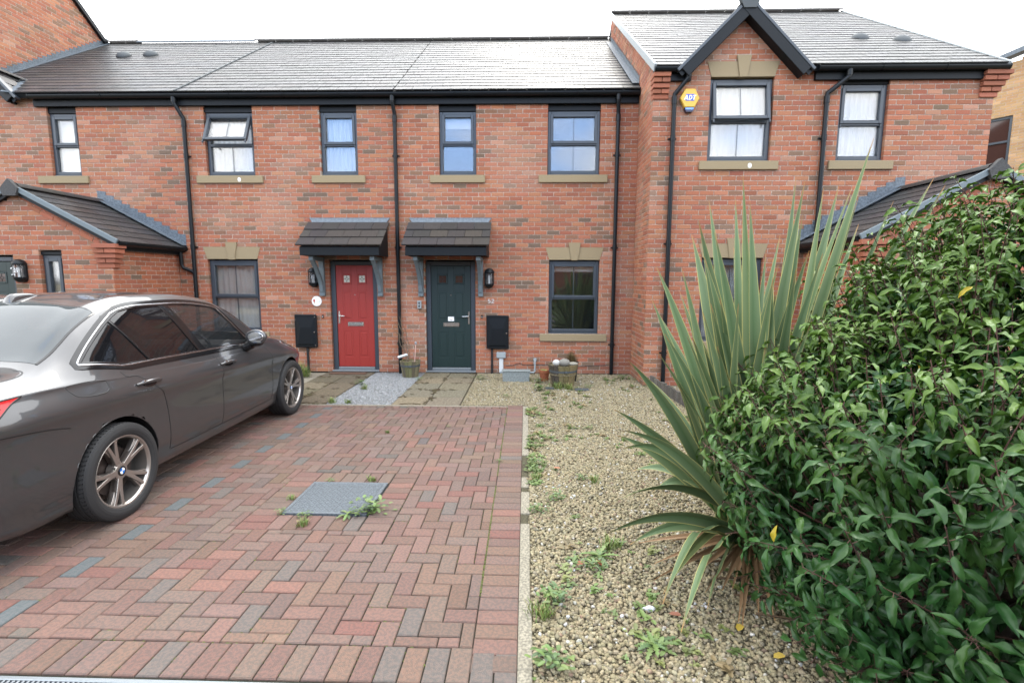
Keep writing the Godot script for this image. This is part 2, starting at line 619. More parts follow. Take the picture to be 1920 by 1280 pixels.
# slates in bond on a slope: O the lower left corner, U along the eave, S up the slope; span(s) gives [from, to]
func slates(house: Node3D, called: String, O: Vector3, U: Vector3, S: Vector3, length: float, gauge: float, wide: float, own: int, span: Callable, material: Material, palette: Array, thick := 0.008, lift := 0.012, tile := "tile", deck := true) -> void:
	var N := S.cross(U).normalized()
	if N.y < 0:
		N = -N
	var T := Transform3D(Basis(U, N, -S), O)
	if T.basis.determinant() < 0:
		T = Transform3D(Basis(-U, N, -S), O)
	var flip := -1.0 if T.basis.x.dot(U) < 0 else 1.0
	var rows := int(ceil(length / gauge))
	var base := MB.new()
	base.xf = T
	var lo: Array = span.call(0.0)
	var rest := MB.new()
	rest.xf = T
	var shapes := []
	for k in 10:
		var m := MB.new()
		m.col = tone(palette, 0.1)
		slate(m, wide - 0.006, gauge, thick, lift)
		shapes.append(m.mesh())
	var todo := []
	for r in rows:
		var s0 := r * gauge
		var sp: Array = span.call(s0 + gauge * 0.5)
		var tl := minf(gauge, length - s0)
		if deck:
			base.box(Vector3(minf(sp[0] * flip, sp[1] * flip), -0.09, -(s0 + tl)), Vector3(maxf(sp[0] * flip, sp[1] * flip), -0.02, -s0))
		var off := wide * (0.5 if r % 2 else 0.0)
		var i := floori((sp[0] - off) / wide)
		while i * wide + off < sp[1]:
			var a := maxf(i * wide + off, sp[0])
			var b := minf((i + 1) * wide + off - 0.006, sp[1])
			i += 1
			if b - a < 0.02:
				continue
			if own > 0 and b - a > wide - 0.01 and tl > gauge - 0.001:
				todo.append([(T * Vector3((a + b) / 2 * flip, 0, -s0)).distance_to(EYE), a, b, s0])
			else:
				var keep := rest.xf
				rest.xf = T * Transform3D(Basis(), Vector3(minf(a * flip, b * flip), rng.randf_range(0, 0.002), -s0))
				rest.col = tone(palette, 0.1)
				slate(rest, b - a, tl, thick, lift)
				rest.xf = keep
	var holder: Node3D
	if deck:
		holder = put(house, called, base, M.fascia)
	else:
		holder = house
	todo.sort_custom(func(p, q): return p[0] < q[0])
	for k in todo.size():
		var e = todo[k]
		var x := minf(e[1] * flip, e[2] * flip)
		if k < own:
			var o := MeshInstance3D.new()
			o.name = numbered(holder, tile)
			o.mesh = shapes[rng.randi() % shapes.size()]
			o.material_override = material
			o.transform = T * Transform3D(Basis(), Vector3(x, rng.randf_range(0, 0.002), -e[3]))
			holder.add_child(o)
		else:
			rest.xf = T * Transform3D(Basis(), Vector3(x, rng.randf_range(0, 0.002), -e[3]))
			rest.col = tone(palette, 0.1)
			slate(rest, e[2] - e[1], gauge, thick, lift)
	if rest.v.size():
		put(holder, tile + "s", rest, material, Vector3.ZERO, "stuff")


func slate(m: MB, w: float, g: float, t: float, lift: float) -> void:
	var a := [Vector3(0, lift + t, 0), Vector3(w, lift + t, 0), Vector3(w, t, -g - 0.02), Vector3(0, t, -g - 0.02)]
	var b := [Vector3(0, lift - 0.012, 0), Vector3(w, lift - 0.012, 0), Vector3(w, -0.012, -g - 0.02), Vector3(0, -0.012, -g - 0.02)]
	m.quad(a[0], a[1], a[2], a[3])
	m.quad(b[0], b[1], a[1], a[0])
	m.quad(b[1], b[2], a[2], a[1])
	m.quad(b[3], b[0], a[0], a[3])


# ---------------------------------------------------------------- windows and doors
func ring_frame(mb: MB, x0: float, x1: float, y0: float, y1: float, z: float, w: float, d: float, ch := 0.006) -> void:
	mb.box(Vector3(x0, y0, z - d), Vector3(x0 + w, y1, z), ch)
	mb.box(Vector3(x1 - w, y0, z - d), Vector3(x1, y1, z), ch)
	mb.box(Vector3(x0 + w, y1 - w, z - d), Vector3(x1 - w, y1, z - 0.002), ch)
	mb.box(Vector3(x0 + w, y0, z - d), Vector3(x1 - w, y0 + w, z - 0.002), ch)


# a two-light sash-style window. o: open (degrees), bar, blind ("none", "curtain", "slats", "top"), cap (dark board above), shade colour
func window(house: Node3D, x0: float, x1: float, y0: float, y1: float, z: float, o := {}) -> void:
	var W := Node3D.new()
	W.name = numbered(house, "window")
	house.add_child(W)
	var zf := z - 0.05
	var ym: float = y0 + (y1 - y0) * o.get("split", 0.49)
	var fr := MB.new()
	ring_frame(fr, x0, x1, y0, y1, zf, 0.058, 0.07)
	fr.box(Vector3(x0 + 0.058, ym - 0.035, zf - 0.07), Vector3(x1 - 0.058, ym + 0.022, zf - 0.004), 0.006)
	fr.box(Vector3(x0 - 0.004, y0 - 0.03, zf - 0.06), Vector3(x1 + 0.004, y0 - 0.002, zf + 0.025), 0.006)
	put(W, "frame", fr, M.frame)
	# lower light
	for k in 3:
		var p := MB.new()
		p.box(Vector3(x0 + 0.05, y0 + 0.05, zf - 0.036 - k * 0.014), Vector3(x1 - 0.05, ym - 0.03, zf - 0.032 - k * 0.014))
		put(W, "pane", p, M.glass)
	if o.get("bar", false):
		var b := MB.new()
		b.box(Vector3((x0 + x1) / 2 - 0.008, y0 + 0.055, zf - 0.0485), Vector3((x0 + x1) / 2 + 0.008, ym - 0.03, zf - 0.038))
		put(W, "glazing_bar", b, M.frame)
	# upper light in its opening sash
	var sash := MB.new()
	var h := y1 - 0.05 - (ym - 0.01)
	var wd := x1 - x0 - 0.084
	ring_frame(sash, 0, wd, -h, 0, 0.016, 0.052, 0.06)
	sash.box(Vector3(-0.002, -h - 0.055, -0.02), Vector3(0.022, -h, 0.012), 0.005)     # the horns of a sash window
	sash.box(Vector3(wd - 0.022, -h - 0.055, -0.02), Vector3(wd + 0.002, -h, 0.012), 0.005)
	var s := put(W, "sash", sash, M.frame, Vector3(x0 + 0.042, y1 - 0.048, zf + 0.002))
	s.rotation.x = -deg_to_rad(o.get("open", 0.0))
	for k in 3:
		var p := MB.new()
		p.box(Vector3(0.045, -h + 0.045, -0.024 - k * 0.014), Vector3(wd - 0.045, -0.045, -0.020 - k * 0.014))
		put(W, "pane", p, M.glass, s.position).rotation = s.rotation
	if o.get("bar", false):
		var b := MB.new()
		b.box(Vector3(wd / 2 - 0.008, -h + 0.05, -0.0365), Vector3(wd / 2 + 0.008, -0.05, -0.026))
		put(W, "glazing_bar", b, M.frame, s.position).rotation = s.rotation
	# what hangs inside
	var zi := zf - 0.105
	var blind: String = o.get("blind", "none")
	if blind == "curtain":
		var rows := []
		for r in 2:
			var row := []
			for k in 61:
				var x: float = lerpf(x0 + 0.01, x1 - 0.01, k / 60.0)
				row.append(Vector3(x, y0 + 0.03 if r == 0 else y1 - 0.03, zi + 0.012 * sin(k * 0.9 + x0 * 7) + 0.008 * sin(k * 0.37)))
			rows.append(row)
		var cu := MB.new()
		cu.col = o.get("shade", Color(1, 1, 1))
		cu.sheet(rows)
		put(W, "curtain", cu, M.curtain)
	elif blind == "slats":
		for k in int((y1 - y0 - 0.1) / 0.085):
			var b := MB.new()
			b.bar(Vector3(x0 + 0.05, y0 + 0.08 + k * 0.085, zi), Vector3(x1 - 0.05, y0 + 0.08 + k * 0.085, zi), Vector3(0, 1.0, -0.14), 0.094, 0.006, 0.002)
			put(W, "slat", b, M.shutter)
		var st := MB.new()
		ring_frame(st, x0 + 0.03, x1 - 0.03, y0 + 0.03, y1 - 0.03, zi + 0.02, 0.05, 0.04)
		put(W, "shutter_frame", st, M.white_plastic)
	elif blind == "top":
		var b := MB.new()
		b.box(Vector3(x0 + 0.03, y1 - o.get("drop", 0.16) - 0.06, zi - 0.02), Vector3(x1 - 0.03, y1 - 0.05, zi + 0.01), 0.004)
		put(W, "blind", b, M.curtain)
	if o.get("cap", false):
		var b := MB.new()
		b.box(Vector3(x0 - 0.012, y1 + 0.003, zf - 0.07), Vector3(x1 + 0.012, o.get("cap_to", y1 + 0.08), zf + 0.02), 0.004)
		put(W, "head_board", b, M.fascia)


func stone_sill(house: Node3D, x0: float, x1: float, y1: float, z: float, mark := 999.0) -> void:
	var m := MB.new()
	m.box(Vector3(x0, y1 - 0.134, z - 0.1), Vector3(x1, y1 - 0.004, z + 0.042), 0.006)
	var s := put(house, "sill", m, M.sandstone)
	if mark < 900:
		var b := MB.new()
		b.col = Color(0.75, 0.75, 0.72)
		b.ball(Vector3(mark, y1 - 0.075, z + 0.041), Vector3(0.034, 0.04, 0.003), 6, 10)
		put(s, "paint_splash", b, M.tint)


func lintel(house: Node3D, x0: float, x1: float, y0: float, z: float) -> void:
	var y1 := y0 + 3 * CM
	var xm := (x0 + x1) / 2
	var m := MB.new()
	m.prism([Vector2(x0, y0 + 0.004), Vector2(x1, y0 + 0.004), Vector2(x1 + 0.065, y1), Vector2(x0 - 0.065, y1)], z - 0.1, z + 0.012)
	var l := put(house, "lintel", m, M.sandstone)
	var k := MB.new()
	k.prism([Vector2(xm - 0.055, y0 - 0.004), Vector2(xm + 0.055, y0 - 0.004), Vector2(xm + 0.108, y1 + 0.085), Vector2(xm - 0.108, y1 + 0.085)], z - 0.08, z + 0.032)
	put(l, "keystone", k, M.sandstone)


# a panelled door in its frame: x0..x1 outer frame, foot at y = 0
func door(house: Node3D, x0: float, x1: float, z: float, paint: StandardMaterial3D, handle_right: bool, clear_glass: bool) -> void:
	var D := Node3D.new()
	D.name = numbered(house, "door")
	house.add_child(D)
	var top := 2.055
	var zf := z - 0.055
	var fr := MB.new()
	fr.box(Vector3(x0, 0.03, zf - 0.07), Vector3(x0 + 0.085, top, zf), 0.006)
	fr.box(Vector3(x1 - 0.085, 0.03, zf - 0.07), Vector3(x1, top, zf), 0.006)
	fr.box(Vector3(x0 + 0.085, top - 0.07, zf - 0.07), Vector3(x1 - 0.085, top, zf - 0.002), 0.006)
	put(D, "frame", fr, M.frame)
	var sl := MB.new()
	sl.box(Vector3(x0 - 0.01, 0.004, zf - 0.07), Vector3(x1 + 0.01, 0.034, zf + 0.08), 0.006)
	sl.box(Vector3(x0 + 0.09, 0.036, zf - 0.04), Vector3(x1 - 0.09, 0.085, zf + 0.012), 0.006)
	put(D, "threshold", sl, M.zinc)
	var a := x0 + 0.09
	var b := x1 - 0.09
	var leaf := MB.new()
	var zl := zf - 0.018
	leaf.box(Vector3(a, 0.09, zl - 0.045), Vector3(b, top - 0.075, zl - 0.006))
	# stiles and rails stand proud of the sunk panels
	var xm := (a + b) / 2
	var st := 0.115
	var cols := [[a + st, xm - 0.055], [xm + 0.055, b - st]]
	var rows := [[0.27, 0.76], [0.98, 1.51], [1.63, 1.83]]
	leaf.box(Vector3(a, 0.09, zl - 0.02), Vector3(a + st, top - 0.075, zl), 0.003)
	leaf.box(Vector3(b - st, 0.09, zl - 0.02), Vector3(b, top - 0.075, zl), 0.003)
	leaf.box(Vector3(xm - 0.055, 0.09, zl - 0.02), Vector3(xm + 0.055, top - 0.075, zl - 0.0005), 0.003)
	for cc in cols:
		var ys := [0.09]
		for r in rows:
			ys.append(r[0]); ys.append(r[1])
		ys.append(top - 0.075)
		for k in range(0, ys.size(), 2):
			leaf.box(Vector3(cc[0] - 0.001, ys[k], zl - 0.02), Vector3(cc[1] + 0.001, ys[k + 1], zl - 0.001), 0.003)
	put(D, "leaf", leaf, paint)
	for cc in cols:
		for k in 2:
			var p := MB.new()
			p.box(Vector3(cc[0] + 0.028, rows[k][0] + 0.028, zl - 0.02), Vector3(cc[1] - 0.028, rows[k][1] - 0.028, zl + 0.001), 0.012)
			put(D, "panel", p, paint)
		# small leaded light with a diamond in it
		var g = rows[2]
		var bead := MB.new()
		ring_frame(bead, cc[0] + 0.004, cc[1] - 0.004, g[0] + 0.01, g[1] - 0.01, zl + 0.006, 0.03, 0.02, 0.006)
		put(D, "glazing_bead", bead, paint)
		var p := MB.new()
		p.box(Vector3(cc[0] + 0.03, g[0] + 0.036, zl - 0.005), Vector3(cc[1] - 0.03, g[1] - 0.036, zl - 0.001))
		put(D, "pane", p, M.frosted if clear_glass else M.dark_pane)
		var ld := MB.new()
		var cx: float = (cc[0] + cc[1]) / 2
		var cy: float = (g[0] + g[1]) / 2
		var hx: float = (cc[1] - cc[0]) / 2 - 0.03
		var hy: float = (g[1] - g[0]) / 2 - 0.036
		var zz := zl + 0.0012
		for q in [[cx - hx, cy, cx - 0.03, cy], [cx + 0.03, cy, cx + hx, cy], [cx, cy + 0.03, cx, cy + hy], [cx, cy - hy, cx, cy - 0.03], [cx - 0.03, cy, cx, cy + 0.03], [cx, cy + 0.03, cx + 0.03, cy], [cx + 0.03, cy, cx, cy - 0.03], [cx, cy - 0.03, cx - 0.03, cy]]:
			ld.bar(Vector3(q[0], q[1], zz), Vector3(q[2], q[3], zz), Vector3(0, 0, 1), 0.003, 0.007)
		put(D, "leading", ld, M.black_trim)
	# letter plate, handle, spy hole
	var lp := MB.new()
	lp.box(Vector3(xm - 0.15, 0.855, zl - 0.003), Vector3(xm + 0.15, 0.935, zl + 0.012), 0.006)
	lp.box(Vector3(xm - 0.125, 0.868, zl + 0.012), Vector3(xm + 0.125, 0.915, zl + 0.02), 0.006)
	put(D, "letter_plate", lp, M.steel)
	var hx: float = (b - 0.035) if handle_right else (a + 0.035)
	var dirx := -1.0 if handle_right else 1.0
	var hd := MB.new()
	hd.box(Vector3(hx - 0.015, 0.9, zl - 0.003), Vector3(hx + 0.015, 1.14, zl + 0.01), 0.008)
	hd.tube([Vector3(hx, 1.05, zl + 0.008), Vector3(hx, 1.05, zl + 0.05), Vector3(hx + dirx * 0.02, 1.05, zl + 0.056), Vector3(hx + dirx * 0.12, 1.046, zl + 0.054)], 0.011, 8)
	put(D, "handle", hd, M.steel)
	var sp := MB.new()
	sp.tube([Vector3(xm, 1.44, zl), Vector3(xm, 1.44, zl + 0.006)], 0.009, 10)
	put(D, "spy_hole", sp, M.steel)


# the little tiled roof over a door, on two struts
func canopy(house: Node3D, x0: float, x1: float) -> void:
	var C := MB.new()
	var e := 0.60
	# box of fascia boards under the slope
	C.box(Vector3(x0 + 0.05, 2.13, e - 0.04), Vector3(x1 - 0.05, 2.275, e - 0.015), 0.004)
	for x in [x0 + 0.05, x1 - 0.075]:
		var xf := Transform3D(Basis(Vector3(0, 0, 1), Vector3.UP, Vector3(-1, 0, 0)), Vector3(x + 0.025, 0, 0))
		C.xf = xf
		C.prism([Vector2(0.004, 2.13), Vector2(e - 0.041, 2.13), Vector2(e - 0.041, 2.27), Vector2(0.1, 2.66), Vector2(0.004, 2.70)], 0.0, 0.025)
	C.xf = Transform3D()
	C.box(Vector3(x0 + 0.076, 2.15, 0.01), Vector3(x1 - 0.076, 2.165, e - 0.042))
	var c := put(house, "canopy", C, M.fascia)
	var S := Vector3(0, 0.43, -0.55).normalized()
	slates(c, "tiles", Vector3(x0, 2.285, e + 0.02), Vector3.RIGHT, S, 0.70, 0.235, 0.30, 40, func(_s): return [0.0, x1 - x0], M.canopy_tile, [[0.6, Color(0.042, 0.036, 0.034)], [0.4, Color(0.055, 0.045, 0.038)]], 0.016, 0.02, "tile", false)
	var fl := MB.new()
	fl.prism([Vector2(x0 + 0.08, 2.70), Vector2(x1 - 0.08, 2.70), Vector2(x1 + 0.0, 2.825), Vector2(x0 + 0.0, 2.825)], 0.006, 0.016)
	var rows := [[Vector3(x0 + 0.03, 2.665, 0.165), Vector3(x1 - 0.03, 2.665, 0.165)], [Vector3(x0 + 0.05, 2.75, 0.035), Vector3(x1 - 0.05, 2.75, 0.035)], [Vector3(x0, 2.825, 0.02), Vector3(x1, 2.825, 0.02)]]
	fl.sheet(rows)
	put(c, "flashing", fl, M.lead)
	for x in [x0 + 0.20, x1 - 0.20]:
		var b := MB.new()
		b.box(Vector3(x - 0.045, 1.42, 0.008), Vector3(x + 0.045, 2.12, 0.075), 0.006)
		b.box(Vector3(x - 0.04, 2.05, 0.075), Vector3(x + 0.04, 2.125, 0.5), 0.006)
		var prev := Vector3(x, 1.50, 0.07)
		for k in range(1, 7):      # a curved strut
			var t := k / 6.0
			var p := Vector3(x, lerpf(1.50, 2.08, pow(t, 0.85)), 0.07 + 0.40 * pow(t, 1.5))
			b.bar(prev, p, Vector3.RIGHT, 0.066, 0.06, 0.004)
			prev = p
		put(c, "bracket", b, M.bracket)


# ---------------------------------------------------------------- roof edges and pipes
func gutter(house: Node3D, a: Vector3, b: Vector3, out: Vector3, board := 0.16) -> void:
	var d := (b - a).normalized()
	var m := MB.new()
	m.bar(a - Vector3.UP * board / 2 + out * 0.0, b - Vector3.UP * board / 2, out, 0.05, board + 0.0, 0.004)
	put(house, "fascia", m, M.fascia)
	var g := MB.new()
	var c := out * 0.085
	var rows := []
	for k in 9:
		var an := PI * k / 8.0
		var off := c + out * (-cos(an) * 0.056) + Vector3.UP * (0.0 - sin(an) * 0.056)
		rows.append([a + off, b + off])
	for k in range(8, -1, -1):
		var an := PI * k / 8.0
		var off := c + out * (-cos(an) * 0.051) + Vector3.UP * (0.0 - sin(an) * 0.051)
		rows.append([a + off, b + off])
	g.sheet(rows)
	var G := put(house, "gutter", g, M.black_plastic)
	for e in [a, b]:
		var cap := MB.new()
		cap.tube([e + c - d * 0.004 - Vector3.UP * 0.012, e + c + d * 0.004 - Vector3.UP * 0.012], 0.05, 12)
		put(G, "end_cap", cap, M.black_plastic)
	var n := int((b - a).length() / 0.9)
	for k in range(1, n):
		var p := a.lerp(b, k / float(n)) + c
		var br := MB.new()
		var pts := []
		for q in 9:
			var an := PI * q / 8.0
			pts.append(p + out * (-cos(an) * 0.060) + Vector3.UP * (0.004 - sin(an) * 0.060))
		br.tube(pts, 0.006, 5)
		put(G, "gutter_clip", br, M.black_plastic)


func downpipe(house: Node3D, x: float, top: Vector3, z: float, foot: float, elbow := 0.16, clips := [3.9, 2.3, 0.55]) -> void:
	var m := MB.new()
	m.tube([top, top - Vector3.UP * 0.07, Vector3(lerpf(top.x, x, 0.1), top.y - 0.10, lerpf(top.z, z, 0.1)), Vector3(x, top.y - 0.10 - elbow, z), Vector3(x, top.y - 0.16 - elbow, z), Vector3(x, foot, z)], 0.034, 12)
	m.tube([top + Vector3.UP * 0.02, top - Vector3.UP * 0.07], 0.043, 12)
	m.tube([Vector3(x, top.y - 0.13 - elbow, z), Vector3(x, top.y - 0.24 - elbow, z)], 0.041, 12)
	var p := put(house, "downpipe", m, M.black_plastic)
	for y in clips:
		if y < foot or y > top.y:
			continue
		var b := MB.new()
		b.tube([Vector3(x, y - 0.045, z), Vector3(x, y + 0.045, z)], 0.040, 12)
		b.box(Vector3(x - 0.065, y - 0.012, 0.006 + z - 0.06), Vector3(x + 0.065, y + 0.012, z - 0.03), 0.003)
		put(p, "pipe_clip", b, M.black_plastic)


# stepped lead where a roof meets a wall: from a up to b, on a wall facing n; step is taken above the line
func step_flashing(house: Node3D, a: Vector3, b: Vector3, n: Vector3, high := 0.15) -> void:
	var fl := Node3D.new()
	fl.name = numbered(house, "step_flashing")
	house.add_child(fl)
	var count := int(absf(b.y - a.y) / CM + 0.5)
	var run := (b - a) / count
	for k in count:
		var p := a + run * k
		var q := p + run * 1.12
		var y := q.y + high
		var m := MB.new()
		m.col = Color.WHITE * rng.randf_range(0.85, 1.1)
		var off := n * (0.009 + 0.0015 * (k % 3))
		var c0 := Vector3(p.x, p.y - 0.03, p.z) + off
		var c1 := Vector3(q.x, q.y - 0.03, q.z) + off
		var c2 := Vector3(q.x, y, q.z) + off
		var c3 := Vector3(p.x, y - 0.02, p.z) + off
		m.quad(c0, c1, c2, c3)
		m.quad(c1 - n * 0.003, c0 - n * 0.003, c3 - n * 0.003, c2 - n * 0.003)
		put(fl, "lead_step", m, M.lead)
	var m2 := MB.new()
	var up := (b - a).cross(n).normalized()
	if up.y < 0:
		up = -up
	m2.bar(a + n * 0.06 + up * 0.022, b + n * 0.06 + up * 0.022, n, 0.13, 0.008)
	put(fl, "lead_soaker", m2, M.lead)


func wall_lamp(x: float, y: float, z: float, label: String) -> Node3D:
	var L := thing("wall_lamp", label, "wall lamp", Vector3(x, y, z), "bulkhead lanterns beside the doors")
	var body := MB.new()
	# back plate: a tall rounded plate
	var pl := []
	for k in 25:
		var a := TAU * k / 24.0
		pl.append(Vector2(cos(a) * 0.075, sin(a) * 0.075 + (0.10 if sin(a) > 0 else -0.10)))
	pl.pop_back()
	body.prism(pl, 0.006, 0.03)
	put(L, "back_plate", body, M.black_plastic)
	var cap := MB.new()
	cap.xf = Transform3D(Basis(), Vector3(0, 0.095, 0.065))
	cap.lathe([Vector2(0.0, 0.0), Vector2(0.088, 0.0), Vector2(0.09, 0.02), Vector2(0.082, 0.045), Vector2(0.06, 0.072), Vector2(0.03, 0.086), Vector2(0, 0.09)], 20)
	put(L, "hood", cap, M.black_plastic)
	var cup := MB.new()
	cup.xf = Transform3D(Basis(), Vector3(0, -0.175, 0.065))
	cup.lathe([Vector2(0, 0), Vector2(0.03, 0.006), Vector2(0.06, 0.03), Vector2(0.082, 0.06), Vector2(0.086, 0.085), Vector2(0, 0.085)], 20)
	put(L, "cup", cup, M.black_plastic)
	for k in 6:
		var a := PI * k / 5.0
		var b := MB.new()
		var p := Vector3(cos(a) * 0.078, 0, 0.065 + sin(a) * 0.078)
		b.tube([p + Vector3(0, -0.09, 0), p + Vector3(0, 0.097, 0)], 0.0055, 6)
		put(L, "bar", b, M.black_plastic)
	var g := MB.new()
	g.xf = Transform3D(Basis(), Vector3(0, 0, 0.065))
	g.lathe([Vector2(0.068, -0.09), Vector2(0.068, 0.095)], 20)
	put(L, "glass", g, M.lamp_glass)
	var bulb := MB.new()
	bulb.ball(Vector3(0, 0.01, 0.065), Vector3(0.028, 0.05, 0.028))
	bulb.tube([Vector3(0, -0.09, 0.065), Vector3(0, -0.03, 0.065)], 0.02, 10)
	put(L, "bulb", bulb, M.white_plastic)
	return L


func text(parent: Node, called: String, words: String, size: float, at: Vector3, material: Material, depth := 0.004, font := "Droid Sans", weight := 400) -> MeshInstance3D:
	var t := TextMesh.new()
	var f := SystemFont.new()
	f.font_names = PackedStringArray([font])
	f.font_weight = weight
	t.font = f
	t.text = words
	t.font_size = 64
	t.pixel_size = size / 46.0
	t.depth = depth
	return put(parent, called, t, material, at)


# ---------------------------------------------------------------- ground
var PAVERS := [[0.44, Color(0.1723, 0.1084, 0.0882)], [0.26, Color(0.1549, 0.1084, 0.0907)], [0.15, Color(0.1870, 0.1049, 0.0865)], [0.08, Color(0.1757, 0.1178, 0.0899)], [0.05, Color(0.1305, 0.1101, 0.0983)], [0.02, Color(0.1984, 0.1023, 0.0848)]]


func struct(called: String, shape, material: Material, at := Vector3.ZERO) -> MeshInstance3D:
	var o := put(self, called, shape, material, at)
	o.set_meta("kind", "structure")
	return o


func paver(mb: MB, x0: float, x1: float, z0: float, z1: float, y := 0.0) -> void:
	var e := 0.0045
	var a := [Vector3(x0 + e, y, z1 - e), Vector3(x1 - e, y, z1 - e), Vector3(x1 - e, y, z0 + e), Vector3(x0 + e, y, z0 + e)]
	var b := [Vector3(x0, y - 0.005, z1), Vector3(x1, y - 0.005, z1), Vector3(x1, y - 0.004, z0), Vector3(x0, y - 0.004, z0)]
	var f := [Vector3(x0, y - 0.03, z1), Vector3(x1, y - 0.03, z1), Vector3(x1, y - 0.03, z0), Vector3(x0, y - 0.03, z0)]
	mb.quad(a[0], a[1], a[2], a[3])
	for k in 4:
		var j := (k + 1) % 4
		mb.quad(b[k], b[j], a[j], a[k])
		mb.quad(f[k], f[j], b[j], b[k])


func driveway() -> void:
	var bed := MB.new()
	bed.box(Vector3(-6.3, -0.25, 2.43), Vector3(0.03, -0.012, 7.185))
	var D := struct("driveway", bed, M.bed)
	var w := 0.1048
	var j := 0.0062
	var list := []     # [x0, x1, z0, z1, special]
	var hole := [-1.80, -1.15, 5.09, 5.675]
	var frame := [-2.02, -0.94, 4.87, 5.89]
	# border down the right side, soldier courses front and back
	var n := int((6.96 - 2.5) / w)
	for k in range(-1, n + 2):
		list.append([-0.236, -0.028, 2.5 + k * w, 2.5 + (k + 1) * w - j, 0])
	var nx := int(6.0 / w)
	for k in nx:
		list.append([-0.028 - (k + 1) * w + j, -0.028 - k * w, 6.965, 7.172, 0])
		list.append([-0.242 - (k + 1) * w + j, -0.242 - k * w, 2.49, 2.585, 0])
	# herringbone; the grey ones mark out the bay
	var X0 := -2.66 - w / 2 - w * 34
	var Z0 := 6.687 + w * 1 - w * 50
	for iy in range(-4, 54):
		for ix in range(-4, 60):
			var ph := posmod(ix - iy, 4)
			var r: Array
			var sp := 0
			if ph == 0:
				r = [X0 + ix * w, X0 + (ix + 2) * w - j, Z0 + (50 - iy - 1) * w, Z0 + (50 - iy) * w - j]
			elif ph == 2:
				r = [X0 + ix * w, X0 + (ix + 1) * w - j, Z0 + (50 - iy - 1) * w, Z0 + (50 - iy + 1) * w - j]
				if ix == 34:
					sp = 1
			else:
				continue
			list.append([maxf(r[0], -6.28), minf(r[1], -0.242), maxf(r[2], 2.59), minf(r[3], 6.958), sp, 1])
	# blocks laid round the cover
	for k in 10:
		if 4.87 + k * 0.102 < 5.88:
			list.append([frame[0], hole[0] - 0.006, 4.875 + k * 0.102, 4.875 + (k + 1) * 0.102 - j, 0])
			list.append([hole[1] + 0.006, frame[1], 4.875 + k * 0.102, 4.875 + (k + 1) * 0.102 - j, 0])
	for k in 6:
		list.append([hole[0] + k * 0.1083, hole[0] + (k + 1) * 0.1083 - j, 4.875, hole[2] - 0.006, 0])
		list.append([hole[0] + k * 0.1083, hole[0] + (k + 1) * 0.1083 - j, hole[3] + 0.006, 5.888, 0])
	var shown := []
	var rest := MB.new()
	for e in list:
		var bits := [e]
		if e.size() == 6:
			bits = cut_out(e, frame)
		for b in bits:
			if b[1] - b[0] < 0.02 or b[3] - b[2] < 0.02:
				continue
			var whole: bool = (b[1] - b[0] > 0.19 or b[3] - b[2] > 0.19)
			var c := Vector3((b[0] + b[1]) / 2, 0, (b[2] + b[3]) / 2)
			var hidden: bool = c.x < -2.75 and c.z < 6.35 and c.z > 2.6
			if whole and not hidden:
				shown.append([c.distance_to(EYE), b])
			else:
				rest.col = Color(0.115, 0.128, 0.130) if b[4] else tone(PAVERS, 0.14)
				paver(rest, b[0], b[1], b[2], b[3], rng.randf_range(-0.002, 0.002))
	shown.sort_custom(func(p, q): return p[0] < q[0])
	var lying := []
	var standing := []
	var grey := MB.new()
	grey.col = Color(0.115, 0.128, 0.130)
	paver(grey, -w / 2, w / 2 - j, -w, w - j)
	var grey_mesh := grey.mesh()
	for k in 12:
		var m := MB.new()
		m.col = tone(PAVERS, 0.14)
		paver(m, -w, w - j, -w / 2, w / 2 - j)
		lying.append(m.mesh())
		m = MB.new()
		m.col = tone(PAVERS, 0.14)
		paver(m, -w / 2, w / 2 - j, -w, w - j)
		standing.append(m.mesh())
	for k in shown.size():
		var b: Array = shown[k][1]
		if k < 296:
			var wide: bool = b[1] - b[0] > b[3] - b[2]
			var o := MeshInstance3D.new()
			o.name = numbered(D, "paver")
			var pick := rng.randi() % 12
			o.mesh = grey_mesh if b[4] else (lying[pick] if wide else standing[pick])
			o.material_override = M.paver
			var sx: float = (b[1] - b[0]) / ((2 * w if wide else w) - j)
			var sz: float = (b[3] - b[2]) / ((w if wide else 2 * w) - j)
			o.position = Vector3(b[0] + (w if wide else w / 2) * sx, rng.randf_range(-0.002, 0.002), b[2] + (w / 2 if wide else w) * sz)
			o.rotation = Vector3(rng.randfn(0, 0.007), 0, rng.randfn(0, 0.007))
			o.scale = Vector3(sx, 1, sz)
			D.add_child(o)
		else:
			rest.col = Color(0.115, 0.128, 0.130) if b[4] else tone(PAVERS, 0.14)
			paver(rest, b[0], b[1], b[2], b[3], rng.randf_range(-0.002, 0.002))
	put(D, "pavers", rest, M.paver, Vector3.ZERO, "stuff")


func cut_out(e: Array, f: Array) -> Array:
	if e[1] <= f[0] or e[0] >= f[1] or e[3] <= f[2] or e[2] >= f[3]:
		return [e]
	var out := []
	if e[0] < f[0]: out.append([e[0], f[0] - 0.005, e[2], e[3], e[4]])
	if e[1] > f[1]: out.append([f[1] + 0.005, e[1], e[2], e[3], e[4]])
	var a := maxf(e[0], f[0])
	var b := minf(e[1], f[1])
	if e[2] < f[2]: out.append([a, b, e[2], f[2] - 0.005, e[4]])
	if e[3] > f[3]: out.append([a, b, f[3] + 0.005, e[3], e[4]])
	return out


